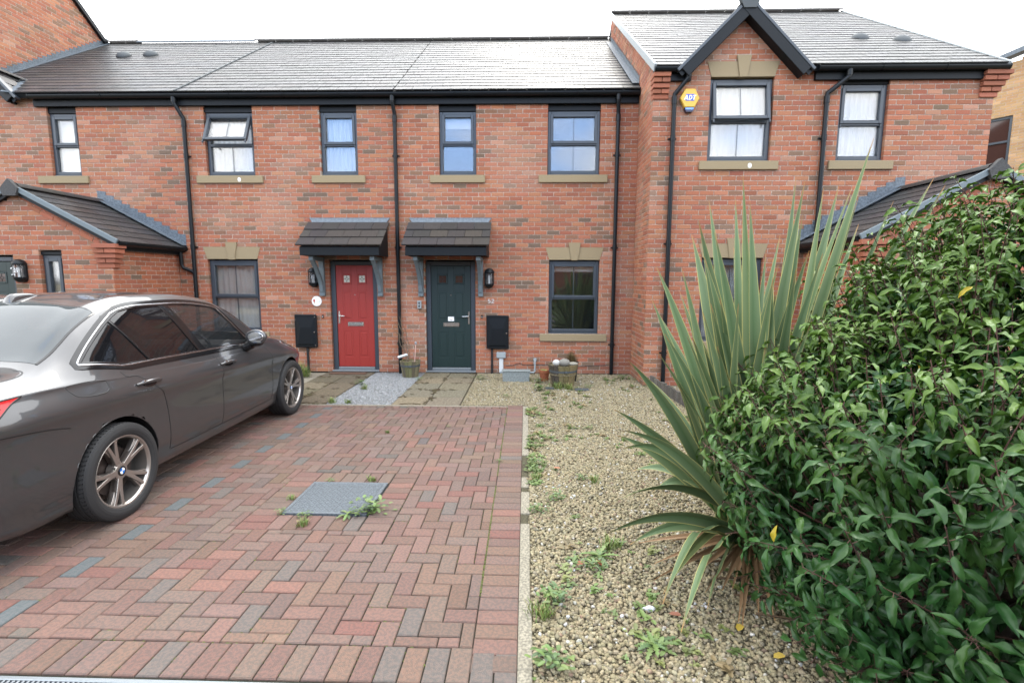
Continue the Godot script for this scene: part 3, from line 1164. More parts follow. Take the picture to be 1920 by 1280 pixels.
func stone_shape(sd: int, flat := 0.62) -> ArrayMesh:
	var r := RandomNumberGenerator.new()
	r.seed = sd
	var m := MB.new()
	var rows := []
	for i in 5:
		var a := PI * (i / 4.0 - 0.5)
		var row := []
		for k in 6:
			var b := TAU * (k + 0.5 * (i % 2)) / 6
			var q := r.randf_range(0.66, 1.18) if i > 0 and i < 4 else 0.9
			row.append(Vector3(cos(a) * cos(b), sin(a) * flat, -cos(a) * sin(b) * 0.8) * q * 0.5)
		rows.append(row)
	m.sheet(rows, null, null, true)
	return m.mesh()


func scatter(parent: Node, called: String, count: int, area: Rect2, size: Callable, palette: Array, inside: Callable, shapes: Array, y := -0.012) -> void:
	var places := []
	var tints := []
	for s in shapes:
		places.append([]); tints.append([])
	for i in count:
		var p := Vector2(rng.randf_range(area.position.x, area.end.x), rng.randf_range(area.position.y, area.end.y))
		var z := p.y
		if not inside.call(p.x, z):
			continue
		var s: float = size.call(z)
		var k := rng.randi() % shapes.size()
		var b := Basis.from_euler(Vector3(rng.randf_range(-0.5, 0.5), rng.randf() * TAU, rng.randf_range(-0.5, 0.5))).scaled(Vector3.ONE * s)
		places[k].append(Transform3D(b, Vector3(p.x, y + s * rng.randf_range(0.05, 0.3), z)))
		tints[k].append(tone(palette, 0.2))
	for k in shapes.size():
		many(parent, called, shapes[k], M.stone, places[k], tints[k])


func ground() -> void:
	var g := MB.new()
	g.box(Vector3(-150, -0.6, -150), Vector3(150, -0.26, 150))
	struct("ground", g, M.soil)
	driveway()
	# the bed of gravel to the right, its edging, the white chippings between the paths
	var b := MB.new()
	b.box(Vector3(0.022, -0.25, 0.01), Vector3(12.0, -0.016, 7.19))
	b.box(Vector3(-0.90, -0.25, 0.01), Vector3(0.021, -0.018, 2.42))
	var bed := struct("gravel_bed", b, M.soil)
	var shapes := [stone_shape(1), stone_shape(2), stone_shape(3), stone_shape(4)]
	var buff := [[0.48, Color(0.335, 0.282, 0.168)], [0.24, Color(0.300, 0.252, 0.155)], [0.17, Color(0.375, 0.325, 0.21)], [0.06, Color(0.240, 0.21, 0.145)], [0.03, Color(0.48, 0.455, 0.39)], [0.02, Color(0.28, 0.19, 0.13)]]
	var on_bed := func(x: float, z: float): return x > 0.046 or z < 2.40
	scatter(bed, "gravel", 62000, Rect2(0.045, 3.6, 2.6, 3.58), func(_z): return 0.010 + 0.026 * pow(rng.randf(), 1.3), buff, on_bed, shapes)
	scatter(bed, "gravel", 58000, Rect2(-0.88, 0.03, 3.6, 3.6), func(_z): return rng.randf_range(0.015, 0.030), buff, on_bed, shapes)
	scatter(bed, "gravel", 600, Rect2(0.08, 0.3, 2.4, 6.85), func(_z): return rng.randf_range(0.012, 0.032), [[1.0, Color(0.58, 0.575, 0.55)]], func(x, z): return x > 0.06 and (stain.get_noise_3d(x * 3, 5, z * 3) > 0.0 or rng.randf() < 0.15), shapes, -0.004)
	var wb := MB.new()
	wb.box(Vector3(-2.80, -0.25, 0.01), Vector3(-1.87, -0.02, 2.42))
	wb.box(Vector3(-6.3, -0.25, 0.01), Vector3(-3.70, -0.022, 2.42))
	var white := struct("chipping_bed", wb, M.concrete)
	scatter(white, "chippings", 16000, Rect2(-2.79, 0.02, 0.92, 2.39), func(_z): return rng.randf_range(0.012, 0.024), [[0.5, Color(0.34, 0.345, 0.345)], [0.3, Color(0.26, 0.265, 0.265)], [0.2, Color(0.43, 0.435, 0.435)]], func(_x, _z): return true, shapes, -0.016)
	# a strip of concrete along the drive, broken and lost under moss in places
	var k := struct("kerb", MB_box(Vector3(-6.3, -0.2, 2.435), Vector3(-0.012, -0.002, 2.478)), M.concrete)
	var z := 2.44
	var gaps := [[4.36, 4.86], [5.12, 5.20], [5.60, 5.72]]
	while z < 7.15:
		var ln := rng.randf_range(0.35, 0.62)
		var z1 := minf(z + ln, 7.17)
		for q in gaps:
			if z < q[1] and z1 > q[0]:
				z1 = q[0] if z < q[0] else z
		if z1 - z > 0.03:
			put(k, "edging_stone", MB_box(Vector3(-0.0255, -0.2, z + 0.001), Vector3(0.036 + rng.randf_range(0, 0.012), rng.randf_range(0, 0.003), z1 - 0.001), 0.005), M.concrete)
			z = z1
		else:      # broken away: a stump lower down, under the moss
			put(k, "edging_stone", MB_box(Vector3(-0.0255, -0.2, z), Vector3(0.028, -0.007, z + 0.0495), 0.004), M.slab_dark)
			z += 0.05
	put(k, "edging_stone", MB_box(Vector3(0.04, -0.25, 7.192), Vector3(12.0, -0.004, 7.355), 0.01), M.concrete)
	# the two garden paths of square slabs
	var SL := [[0.5, Color(0.255, 0.215, 0.138)], [0.3, Color(0.225, 0.192, 0.13)], [0.2, Color(0.29, 0.245, 0.16)]]
	for path in [[-1.868, -0.905, 0.16, 2.425, 0.0], [-3.695, -2.80, 0.16, 2.425, 1.0]]:
		var base := struct("path", MB_box(Vector3(path[0], -0.2, 0.03), Vector3(path[1], -0.024, 2.43)), M.bed)
		var n := 5
		for i in 2:
			for q in n:
				var x0: float = lerpf(path[0], path[1], i / 2.0)
				var x1: float = lerpf(path[0], path[1], (i + 1) / 2.0)
				var z0: float = lerpf(0.03, path[3], q / float(n))
				var z1: float = lerpf(0.03, path[3], (q + 1) / float(n))
				var m := MB.new()
				m.col = tone(SL, 0.1) * (0.72 if path[4] > 0 else 1.0)
				m.box(Vector3(x0 + 0.005, -0.05, z0 + 0.005), Vector3(x1 - 0.005, rng.randf_range(-0.003, 0.003), z1 - 0.005), 0.006)
				put(base, "slab", m, M.slab)
		# dark moss creeping along the joints
		var pl := []
		var tn := []
		for q in 330:
			var x := rng.randf_range(path[0], path[1])
			var zz := 0.03 + (rng.randi() % 6) * (2.39 / 5.0) + rng.randfn(0, 0.05)
			if rng.randf() < 0.25:
				x = (path[0] + path[1]) / 2 + rng.randfn(0, 0.02)
				zz = rng.randf_range(0.05, 2.4)
			if stain.get_noise_3d(x * 3, 9, zz * 3) < 0.02 or zz > 2.41 or zz < 0.05:
				continue
			pl.append(Transform3D(Basis(Vector3.UP, rng.randf() * TAU).scaled(Vector3(rng.randf_range(0.04, 0.1), 0.016, rng.randf_range(0.03, 0.06))), Vector3(x, 0.002, zz)))
			tn.append(tone([[0.7, Color(0.075, 0.05, 0.022)], [0.3, Color(0.09, 0.075, 0.03)]], 0.2))
		many(base, "moss", stone_shape(7), M.stone, pl, tn)
	# moss in the joints of the drive
	var pl := []
	var tn := []
	for q in 26000:      # it fills the joints and stays below the faces of the blocks
		var x := -0.22 - rng.randf() * 3.6
		var zz := rng.randf_range(2.5, 7.15)
		if rng.randf() < 0.04:
			x = -0.239
		if x > -1.95 and x < -1.0 and zz > 4.8 and zz < 5.9:
			continue
		if stain.get_noise_3d(x * 2, 3, zz * 2) < -0.02:
			continue
		pl.append(Transform3D(Basis(Vector3.UP, rng.randf() * TAU).scaled(Vector3(0.022, 0.011, 0.016) * rng.randf_range(0.6, 1.1)), Vector3(x, -0.0075 + (0.004 if x == -0.239 else 0.0), zz)))
		tn.append(tone([[0.6, Color(0.10, 0.12, 0.02)], [0.4, Color(0.07, 0.075, 0.02)]], 0.3))
	var moss := many(self, "moss", stone_shape(8), M.stone, pl, tn)
	tag(moss, "green moss growing in the joints of the block paved drive", "moss")
	# grated drain across the mouth of the drive; pavement and road behind
	var pv := struct("pavement", MB_box(Vector3(-60, -0.25, 7.36), Vector3(60, -0.006, 9.9)), M.concrete)
	pv.material_override = M.asphalt
	struct("kerb_stones", MB_box(Vector3(-60, -0.3, 9.9), Vector3(60, 0.0, 10.03), 0.01), M.concrete)
	struct("road", MB_box(Vector3(-60, -0.3, 10.03), Vector3(60, -0.11, 16.5)), M.asphalt)
	var gr := thing("drain_grate", "long grey metal drain grate at the near edge of the brick drive", "drain", Vector3(-3.1, 0, 7.27))
	var ch := MB.new()
	ch.box(Vector3(-3.1, -0.12, -0.079), Vector3(3.1, 0.001, -0.058), 0.003)
	ch.box(Vector3(-3.1, -0.12, 0.058), Vector3(3.1, 0.001, 0.079), 0.003)
	ch.box(Vector3(-3.1, -0.14, -0.058), Vector3(3.1, -0.10, 0.058))
	put(gr, "channel", ch, M.zinc)
	var slats := MB.new()
	for i in 280:
		var x := -3.08 + i * 0.022
		slats.bar(Vector3(x, -0.006, -0.057), Vector3(x + 0.008, -0.006, 0.057), Vector3.RIGHT, 0.010, 0.010, 0.002)
	put(gr, "slats", slats, M.zinc, Vector3.ZERO, "stuff")


func MB_box(lo: Vector3, hi: Vector3, ch := 0.0) -> MB:
	var m := MB.new()
	m.box(lo, hi, ch)
	return m


# ---------------------------------------------------------------- houses
const RY := 5.06       # the long roof: height at z = 0
const RS := 0.66
var SLATE := [[0.5, Color(0.070, 0.069, 0.069)], [0.3, Color(0.080, 0.077, 0.075)], [0.2, Color(0.060, 0.060, 0.061)]]


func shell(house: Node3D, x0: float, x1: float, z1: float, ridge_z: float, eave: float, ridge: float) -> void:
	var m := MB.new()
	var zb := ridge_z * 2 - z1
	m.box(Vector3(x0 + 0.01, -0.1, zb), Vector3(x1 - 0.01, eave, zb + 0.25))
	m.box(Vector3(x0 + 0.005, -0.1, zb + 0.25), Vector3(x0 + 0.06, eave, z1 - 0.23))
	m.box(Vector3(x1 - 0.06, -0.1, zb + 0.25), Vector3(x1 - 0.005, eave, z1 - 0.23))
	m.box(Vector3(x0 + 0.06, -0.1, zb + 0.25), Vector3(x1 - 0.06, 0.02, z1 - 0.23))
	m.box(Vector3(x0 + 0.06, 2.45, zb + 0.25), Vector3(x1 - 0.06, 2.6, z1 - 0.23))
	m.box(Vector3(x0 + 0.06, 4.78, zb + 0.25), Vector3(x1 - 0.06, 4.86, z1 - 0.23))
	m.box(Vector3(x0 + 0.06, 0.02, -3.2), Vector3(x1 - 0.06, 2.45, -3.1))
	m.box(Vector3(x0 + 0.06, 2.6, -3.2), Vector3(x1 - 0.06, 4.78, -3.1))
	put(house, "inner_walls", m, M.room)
	var r := MB.new()       # the far slope of the roof
	var sl := (ridge - eave) / (z1 - ridge_z)
	r.quad(Vector3(x1, ridge - 0.03, ridge_z), Vector3(x0, ridge - 0.03, ridge_z), Vector3(x0, eave - 0.1 * sl, zb - 0.1), Vector3(x1, eave - 0.1 * sl, zb - 0.1))
	r.quad(Vector3(x0, ridge - 0.09, ridge_z), Vector3(x1, ridge - 0.09, ridge_z), Vector3(x1, eave - 0.06 - 0.1 * sl, zb - 0.1), Vector3(x0, eave - 0.06 - 0.1 * sl, zb - 0.1))
	put(house, "rear_roof", r, M.slate)


func ridge_tiles(house: Node3D, a: Vector3, b: Vector3, every := 0.45, material: Material = null, r := 0.12) -> void:
	var n := int(round((b - a).length() / every))
	var d := (b - a).normalized()
	var side := d.cross(Vector3.UP).normalized()
	var holder := Node3D.new()
	holder.name = numbered(house, "ridge")
	house.add_child(holder)
	for k in n:
		var p := a.lerp(b, k / float(n))
		var q := a.lerp(b, (k + 1) / float(n)) - d * 0.001
		var m := MB.new()
		m.col = tone([[1.0, Color(0.05, 0.045, 0.042)]], 0.15)
		var rows := []
		for e in [p, q]:
			var row := []
			for i in 7:
				var an := PI * i / 6.0
				row.append(e + side * (cos(an) * r) + Vector3.UP * (sin(an) * r * 0.62 - 0.035))
			rows.append(row)
		m.sheet(rows)
		put(holder, "ridge_tile", m, material if material else M.canopy_tile)


func roof_vent(house: Node3D, p: Vector3, s: float, w := 0.3) -> void:
	var m := MB.new()
	var up := Vector3(0, s, -1).normalized()
	var nrm := Vector3(0, 1, s).normalized()
	m.xf = Transform3D(Basis(Vector3.RIGHT, nrm, -up), p)
	m.ball(Vector3(0, 0.02, 0), Vector3(w / 2, 0.085, 0.16), 8, 12)
	put(house, "roof_vent", m, M.bracket_dark)


# a small cross gable over the eave: dark barge boards, slates both sides, running back to the main slope
func gable(house: Node3D, xc: float, apex: float, zw: float, half: float, foot: float, roof0: float, own: int) -> void:
	var k := (apex - foot) / half
	var zf := zw + 0.16
	var S := sqrt(1 + k * k)
	for s in [-1.0, 1.0]:
		var b := MB.new()
		var nrm := Vector3(s * k, 1, 0).normalized()
		var A := Vector3(xc, apex, 0)
		var B := Vector3(xc + s * half, foot, 0)
		# deep outer board, and the lighter cap along its top
		var dn := (B - A).normalized()
		var zz: float = zf + 0.0025 * s
		b.bar(A - dn * 0.05 - nrm * 0.085 + Vector3(0, 0, zz), B - dn * 0.06 - nrm * 0.085 + Vector3(0, 0, zz), nrm, 0.145, 0.03, 0.004)
		b.bar(A - nrm * 0.14 + Vector3(0, 0, zw + 0.072), B - dn * 0.06 - nrm * 0.14 + Vector3(0, 0, zw + 0.072), nrm, 0.03, 0.144)
		put(house, "barge_board", b, M.fascia)
		var c := MB.new()
		c.bar(A - dn * 0.012 + nrm * 0.012 + Vector3(0, 0, zf - 0.03 + 0.003 * s), B + nrm * 0.012 + Vector3(0, 0, zf - 0.03 + 0.003 * s), nrm, 0.045, 0.10, 0.006)
		put(house, "verge_trim", c, M.frame)
		# slope: from the verge back to where the main roof rises through it
		var len := half * S
		var U := Vector3(0, 0, -1)
		var up := Vector3(-s * half, apex - foot, 0).normalized()
		var O := Vector3(xc + s * half, foot, zf - 0.02)
		slates(house, "gable_roof", O, U, up, len, 0.21, 0.33, own, func(t):
			var y: float = foot + (apex - foot) * t / len
			var zend: float = (roof0 - y) / RS
			return [0.0, maxf(zf - 0.02 - zend, 0.02)], M.slate, SLATE, 0.006, 0.008)
		# lead in the valley
		var v := MB.new()
		var p0 := Vector3(xc + s * half * 0.86, lerpf(foot, apex, 0.14) + 0.02, (roof0 - lerpf(foot, apex, 0.14)) / RS)
		var p1 := Vector3(xc, apex + 0.02, (roof0 - apex) / RS)
		v.bar(p0, p1, Vector3(s, 0, -0.4), 0.24, 0.012)
		put(house, "valley_lead", v, M.lead)
	ridge_tiles(house, Vector3(xc, apex + 0.02, zf), Vector3(xc, apex + 0.02, (roof0 - apex) / RS - 0.05), 0.4, null, 0.10)
	var f := MB.new()
	f.prism([Vector2(-0.09, -0.10), Vector2(0.09, -0.10), Vector2(0.155, 0.04), Vector2(0.11, 0.12), Vector2(-0.11, 0.12), Vector2(-0.155, 0.04)], zf - 0.04, zf + 0.035)
	put(house, "ridge_end", f, M.bracket_dark, Vector3(xc, apex - 0.03, 0))


func kneeler(house: Node3D, x: float, z: float, top: float, dir: float, rows := 5, side := 1.0) -> void:
	var w := Node3D.new()
	w.name = numbered(house, "corbel")
	house.add_child(w)
	for k in rows:
		var out := 0.03 + 0.03 * (rows - 1 - k)
		var a := -dir * 0.23
		var b := dir * (out * side + 0.004)
		for q in (2 if k % 2 else 1):      # a stretcher, then two headers
			var m := MB.new()
			m.col = tone([[1.0, Color(0.330, 0.118, 0.068)]], 0.15)
			var lo := minf(a, b)
			var hi := maxf(a, b)
			if k % 2:
				var md := (lo + hi) / 2
				if q == 0: hi = md - 0.005
				else: lo = md + 0.005
			m.box(Vector3(lo, 0, -0.1), Vector3(hi, CM - 0.011, out * 0.8), 0.004)
			put(w, "brick", m, M.brick, Vector3(x, top - (k + 1) * CM, z))


# the single-storey entrance bay: centre xc, half width, from wall zw forward to zf
func porch(house: Node3D, xc: float, half: float, zw: float, zf: float, face: float, holes: Array, own: int) -> void:
	var eave := 2.28
	var k := 0.53
	var apex := 3.14
	var wall_top := func(x: float): return apex - 0.10 - absf(x - xc) * k
	brick_wall(house, "porch_wall", Vector3(xc - half, 0, zf), Vector3.RIGHT, Vector3.BACK, half * 2, 42, holes, own, func(v):
		var hw: float = minf(half, (apex - 0.12 - v) / k)
		return [half - hw, half + hw])
	# the side that shows
	var xs := xc + half * face
	if face > 0:
		brick_wall(house, "porch_side_wall", Vector3(xs, 0, zf - 0.002), Vector3(0, 0, -1), Vector3.RIGHT, zf - zw - 0.01, 30, [], own / 2, null, 0.22, 0, SIDE)
		brick_wall(house, "porch_side_wall", Vector3(xc - half, 0, zw + 0.01), Vector3(0, 0, 1), Vector3.LEFT, zf - zw - 0.02, 30, [], 0, null, 0.22, 0, SIDE)
	else:
		brick_wall(house, "porch_side_wall", Vector3(xs, 0, zw + 0.01), Vector3(0, 0, 1), Vector3.LEFT, zf - zw - 0.02, 30, [], own / 2, null, 0.22, 0, SIDE)
		brick_wall(house, "porch_side_wall", Vector3(xc + half, 0, zf - 0.002), Vector3(0, 0, -1), Vector3.RIGHT, zf - zw - 0.01, 30, [], 0, null, 0.22, 0, SIDE)
	var hx := half + 0.16
	var top := eave + hx * k
	for s in [-1.0, 1.0]:
		var O := Vector3(xc + s * hx, eave, zf + 0.06)
		var up := Vector3(-s, k, 0).normalized()
		var len := hx * sqrt(1 + k * k)
		slates(house, "porch_roof", O, Vector3(0, 0, -1), up, len, 0.21, 0.33, 60 if s == face else 0, func(_t): return [0.0, zf + 0.06 - zw - 0.01], M.slate, SLATE, 0.006, 0.01)
		var v := MB.new()
		var nrm := Vector3(s * k, 1, 0).normalized()
		v.bar(Vector3(xc, top, zf + 0.075) + nrm * 0.0, Vector3(xc + s * hx, eave, zf + 0.075), nrm, 0.075, 0.03, 0.005)
		put(house, "verge_trim", v, M.bracket)
		# a rake of headers following the verge
		if s == face:
			var a := Vector3(xc + s * 0.06, apex - 0.17, zf)
			var d := Vector3(s, -k, 0).normalized()
			var n := int((half - 0.1) * 1.13 / BM)
			var rk := Node3D.new()
			rk.name = numbered(house, "rake")
			house.add_child(rk)
			for i in n:
				for q in 2:
					var m := MB.new()
					m.col = tone([[1.0, Color(0.330, 0.118, 0.068)]], 0.15)
					m.box(Vector3(0.004, -0.034, -0.01), Vector3(BM - 0.012, 0.031, 0.0095), 0.003)
					var o := put(rk, "brick", m, M.brick, a + d * (i + 0.5 * q) * BM + Vector3(0, -0.085 * q, 0))
					if q == 1 and i == n - 1:
						o.scale.x = 0.45
					o.rotation.z = atan2(d.y, d.x)
		gutter(house, Vector3(xc + s * (half + 0.05), eave - 0.0, zw + 0.02), Vector3(xc + s * (half + 0.05), eave - 0.0, zf + 0.04), Vector3(s, 0, 0), 0.12)
	ridge_tiles(house, Vector3(xc, top + 0.02, zf + 0.06), Vector3(xc, top + 0.02, zw + 0.02), 0.42)
	var f := MB.new()
	f.col = Color(0.06, 0.06, 0.06)
	f.prism([Vector2(-0.10, -0.13), Vector2(0.10, -0.13), Vector2(0.14, -0.02), Vector2(0.0, 0.12), Vector2(-0.14, -0.02)], zf + 0.05, zf + 0.115)
	put(house, "ridge_end", f, M.canopy_tile, Vector3(xc, top - 0.02, 0))
	step_flashing(house, Vector3(xc + face * hx, eave + 0.03, zw), Vector3(xc, top + 0.04, zw), Vector3.BACK)
	kneeler(house, xs, zf - 0.01, eave - 0.02, face, 5)


func houses() -> void:
	for k in 12:
		var m := MB.new()
		m.col = [Color(0.3605, 0.1352, 0.0739), Color(0.3760, 0.1421, 0.0774), Color(0.3399, 0.1235, 0.0704), Color(0.3141, 0.1127, 0.0669), Color(0.2987, 0.1098, 0.0651), Color(0.3811, 0.1666, 0.0898), Color(0.3708, 0.1519, 0.0836), Color(0.3553, 0.1323, 0.0730), Color(0.2318, 0.1294, 0.0810), Color(0.2626, 0.1323, 0.0810), Color(0.1597, 0.1098, 0.0774), Color(0.3811, 0.1470, 0.0880)][k]
		brick(m, 0, BM - 0.0105, 0, CM - 0.0096, 0.005)
		brick_meshes.append(m.mesh())
	var rows := 67
	# --- the house with the green door
	var D := thing("brick_house", "red brick terraced house with the dark green front door and bright upper windows", "house", Vector3.ZERO, "houses of the terrace")
	var o := Vector3(-2.3, 0, 0)
	brick_wall(D, "wall", o, Vector3.RIGHT, Vector3.BACK, 4.245, rows, [[0.46, 1.38, -1, 2.083], [2.72, 3.63, 0.744, 2.306], [0.75, 1.41, 3.57, 9], [2.67, 3.59, 3.57, 9]], 290)
	window(D, 0.425, 1.325, 0.765, 2.066, 0.0, {"bar": true, "blind": "top", "drop": 0.13})
	window(D, -1.545, -0.895, 3.595, 4.66, 0.0, {"blind": "top", "drop": 0.2, "cap": true, "cap_to": 4.76})
	window(D, 0.375, 1.285, 3.595, 4.66, 0.0, {"bar": true, "cap": true, "cap_to": 4.76})
	lintel(D, 0.42, 1.33, 2.083, 0.0)
	stone_sill(D, 0.265, 1.485, 0.744, 0.0)
	stone_sill(D, -1.715, -0.735, 3.57, 0.0)
	stone_sill(D, 0.215, 1.43, 3.57, 0.0)
	door(D, -1.835, -0.925, 0.0, M.green_paint, true, false)
	canopy(D, -2.11, -0.62)
	long_roof(D, -2.3, 1.94)
	shell(D, -2.3, 1.94, 0.0, -3.6, RY, RY + 3.6 * RS)
	gutter(D, Vector3(-2.3, 4.92, 0.03), Vector3(1.93, 4.92, 0.03), Vector3.BACK)
	downpipe(D, 1.585, Vector3(1.57, 4.86, 0.115), 0.055, -0.04)
	# --- the house with the red door
	var C := thing("brick_house", "red brick terraced house with the bright red front door and one window open upstairs", "house", Vector3.ZERO, "houses of the terrace")
	brick_wall(C, "wall", Vector3(-6.15, 0, 0), Vector3.RIGHT, Vector3.BACK, 3.85, rows, [[2.535, 3.415, -1, 2.083], [0.28, 1.22, 0.744, 2.306], [0.39, 1.27, 3.57, 9], [2.47, 3.14, 3.57, 9]], 290)
	window(C, -5.865, -4.935, 0.765, 2.066, 0.0, {"bar": true, "blind": "curtain", "shade": Color(0.85, 0.85, 0.82)})
	window(C, -5.755, -4.885, 3.595, 4.66, 0.0, {"bar": true, "blind": "curtain", "open": 24.0, "cap": true, "cap_to": 4.76})
	window(C, -3.675, -3.015, 3.595, 4.66, 0.0, {"blind": "curtain", "shade": Color(0.8, 0.84, 0.88), "cap": true, "cap_to": 4.76})
	lintel(C, -5.865, -4.935, 2.083, 0.0)
	stone_sill(C, -6.02, -4.78, 0.744, 0.0)
	stone_sill(C, -5.945, -4.735, 3.57, 0.0, -5.16)
	stone_sill(C, -3.845, -2.88, 3.57, 0.0)
	door(C, -3.61, -2.74, 0.0, M.red_paint, false, true)
	canopy(C, -3.93, -2.46)
	long_roof(C, -6.15, -2.3)
	shell(C, -6.15, -2.3, 0.0, -3.6, RY, RY + 3.6 * RS)
	gutter(C, Vector3(-6.15, 4.92, 0.03), Vector3(-2.3, 4.92, 0.03), Vector3.BACK)
	downpipe(C, -2.32, Vector3(-2.34, 4.86, 0.115), 0.055, -0.03)
	# --- the house with the entrance bay at the left
	var B := thing("brick_house", "red brick house at the left with a gabled entrance bay behind the parked car", "house", Vector3.ZERO, "houses of the terrace")
	brick_wall(B, "wall", Vector3(-10.3, 0, 0), Vector3.RIGHT, Vector3.BACK, 4.15, rows, [[1.68, 2.22, 3.57, 9], [1.6, 2.6, -1, 2.0]], 170)
	window(B, -8.615, -8.085, 3.595, 4.66, 0.0, {"blind": "slats", "cap": true, "cap_to": 4.76})
	stone_sill(B, -8.875, -7.945, 3.57, 0.0)
	long_roof(B, -10.3, -6.15)
	shell(B, -10.3, -6.15, 0.0, -3.6, RY, RY + 3.6 * RS)
	gutter(B, Vector3(-8.8, 4.92, 0.03), Vector3(-6.15, 4.92, 0.03), Vector3.BACK)
	downpipe(B, -6.09, Vector3(-6.2, 4.86, 0.115), 0.055, -0.03, 0.22)
	gable(B, -9.52, 5.42, 0.0, 0.52, 4.86, RY, 14)
	porch(B, -7.81, 1.41, 0.0, 1.5, 1.0, [[1.66, 2.02, 0.9, 2.15], [0.35, 1.24, -1, 2.1]], 60)
	window(B, -7.55, -7.21, 0.93, 2.08, 1.5, {"split": 0.42, "blind": "curtain", "shade": Color(0.35, 0.40, 0.42), "cap": true, "cap_to": 2.135})
	door(B, -8.87, -7.98, 1.5, M.green_paint, false, false)
	var lp := MB.new()      # the bend from the bay's gutter into the downpipe
	lp.tube([Vector3(-6.30, 2.2, 0.10), Vector3(-6.30, 1.98, 0.09), Vector3(-6.28, 1.92, 0.075), Vector3(-6.13, 1.86, 0.06), Vector3(-6.09, 1.82, 0.055)], 0.033, 12)
	put(B, "branch_pipe", lp, M.black_plastic)
	for q in [[-9.35, -2.3], [-8.8, -2.38]]:
		roof_vent(B, Vector3(q[0] + 0.45, RY - RS * q[1], q[1]), RS)
	# --- the taller house behind it on the left
	var A := thing("brick_house", "tall red brick gable wall rising above the roof at the far left", "house")
	var vp := func(v):
		var t: float = 9.66 - absf(v - 20.0) * 0.0
		var reach: float = clampf((9.66 - v) / 0.77, 0.0, 7.5)
		return [4.5 - minf(reach, 0.35), 4.5 + reach] if v < 9.66 else [0.0, 0.0]
	brick_wall(A, "gable_wall", Vector3(-10.3, 0, 4.0), Vector3(0, 0, -1), Vector3.RIGHT, 12.0, 130, [], 120, vp, 0.25, 58)
	var vt := MB.new()
	vt.bar(Vector3(-10.27, 9.70, -0.5), Vector3(-10.27, 9.70 - 0.77 * 7.0, -7.5), Vector3(0, 1, 0.77), 0.09, 0.10)
	put(A, "verge_trim", vt, M.fascia)
	var ab := MB.new()
	ab.box(Vector3(-16.0, -0.1, -7.9), Vector3(-10.56, 4.4, -0.5))
	put(A, "rear_block", ab, M.room)
	var ar := MB.new()
	ar.quad(Vector3(-10.3, 9.66, -0.5), Vector3(-16, 9.66, -0.5), Vector3(-16, 4.2, -7.6), Vector3(-10.3, 4.2, -7.6))
	ar.quad(Vector3(-16, 9.66, -0.5), Vector3(-10.3, 9.66, -0.5), Vector3(-10.3, 9.4, -0.12), Vector3(-16, 9.4, -0.12))
	put(A, "roof", ar, M.slate)
	step_flashing(A, Vector3(-10.3, RY - RS * 0.1, 0.1), Vector3(-10.3, RY + RS * 3.6, -3.6), Vector3.RIGHT, 0.10)
	# --- the forward house on the right
	var E := thing("brick_house", "forward standing red brick house at the right with a steep dark gable", "house", Vector3.ZERO, "houses of the terrace")
	var erow := 78
	brick_wall(E, "wall", Vector3(1.945, 0, 1.0), Vector3.RIGHT, Vector3.BACK, 5.12, erow, [[0.865, 1.83, 0.744, 2.306], [0.865, 1.83, 3.57, 5.0], [2.835, 3.565, 3.57, 4.76]], 150, func(v):
		if v < 4.90:
			return [0.0, 5.12]
		var hw: float = (5.70 - v) / 1.0
		return [1.325 - hw, 1.325 + hw])
	brick_wall(E, "flank_wall", Vector3(1.945, 0, -3.25), Vector3(0, 0, 1), Vector3.LEFT, 4.24, 104, [], 50, func(v):
		var ztop: float = minf(1.0, (5.64 - v) / RS)
		var z0: float = 0.004 if v < 4.5 else -3.25
		return [z0 + 3.25, ztop + 3.25 - 0.01], 0.2)
	window(E, 2.815, 3.77, 3.595, 4.79, 1.0, {"bar": true, "blind": "curtain", "open": 10.0})
	window(E, 4.785, 5.505, 3.595, 4.70, 1.0, {"blind": "curtain", "cap": true, "cap_to": 4.757})
	window(E, 2.815, 3.77, 0.765, 2.066, 1.0, {"bar": true, "blind": "curtain", "shade": Color(0.7, 0.74, 0.78)})
	lintel(E, 2.815, 3.77, 2.083, 1.0)
	lintel(E, 2.815, 3.77, 65 * CM - 0.03, 1.0)
	stone_sill(E, 2.685, 3.90, 3.57, 1.0, 3.46)
	stone_sill(E, 4.665, 5.645, 3.57, 1.0)
	stone_sill(E, 2.685, 3.90, 0.744, 1.0)
	var e0 := 5.68
	var ez := 1.14
	var zr := -3.2
	var len := (ez - zr) * sqrt(1 + RS * RS)
	var S := Vector3(0, RS, -1).normalized()
	# slates right of the gable, left of it, and above it
	roof_round_gable(E, e0, ez, zr, 1.93, 7.10, 3.27, 5.83, 0.99, 200)
	gable(E, 3.27, 5.83, 1.0, 1.0, 4.84, e0, 14)
	gutter(E, Vector3(4.36, 4.90, 1.03), Vector3(7.14, 4.90, 1.03), Vector3.BACK)
	gutter(E, Vector3(1.93, 4.90, 1.03), Vector3(2.50, 4.90, 1.03), Vector3.BACK)
	ridge_tiles(E, Vector3(1.93, e0 - RS * zr + 0.03, zr), Vector3(7.12, e0 - RS * zr + 0.03, zr))
	for x in [1.925, 7.115]:
		var v := MB.new()
		var up := Vector3(0, 1, RS).normalized()
		v.bar(Vector3(x, e0 - RS * ez - 0.03, ez) + up * 0.0, Vector3(x, e0 - RS * zr - 0.03, zr), up, 0.11, 0.035, 0.004)
		put(E, "verge_trim", v, M.bracket_pale)
	kneeler(E, 1.945, 1.0, 4.86, -1.0, 5, 0.15)
	kneeler(E, 7.065, 1.0, 4.86, 1.0)
	downpipe(E, 2.255, Vector3(2.44, 4.84, 1.115), 1.055, -0.03, 0.20)
	downpipe(E, 4.55, Vector3(4.82, 4.84, 1.115), 1.055, 2.42, 0.20)
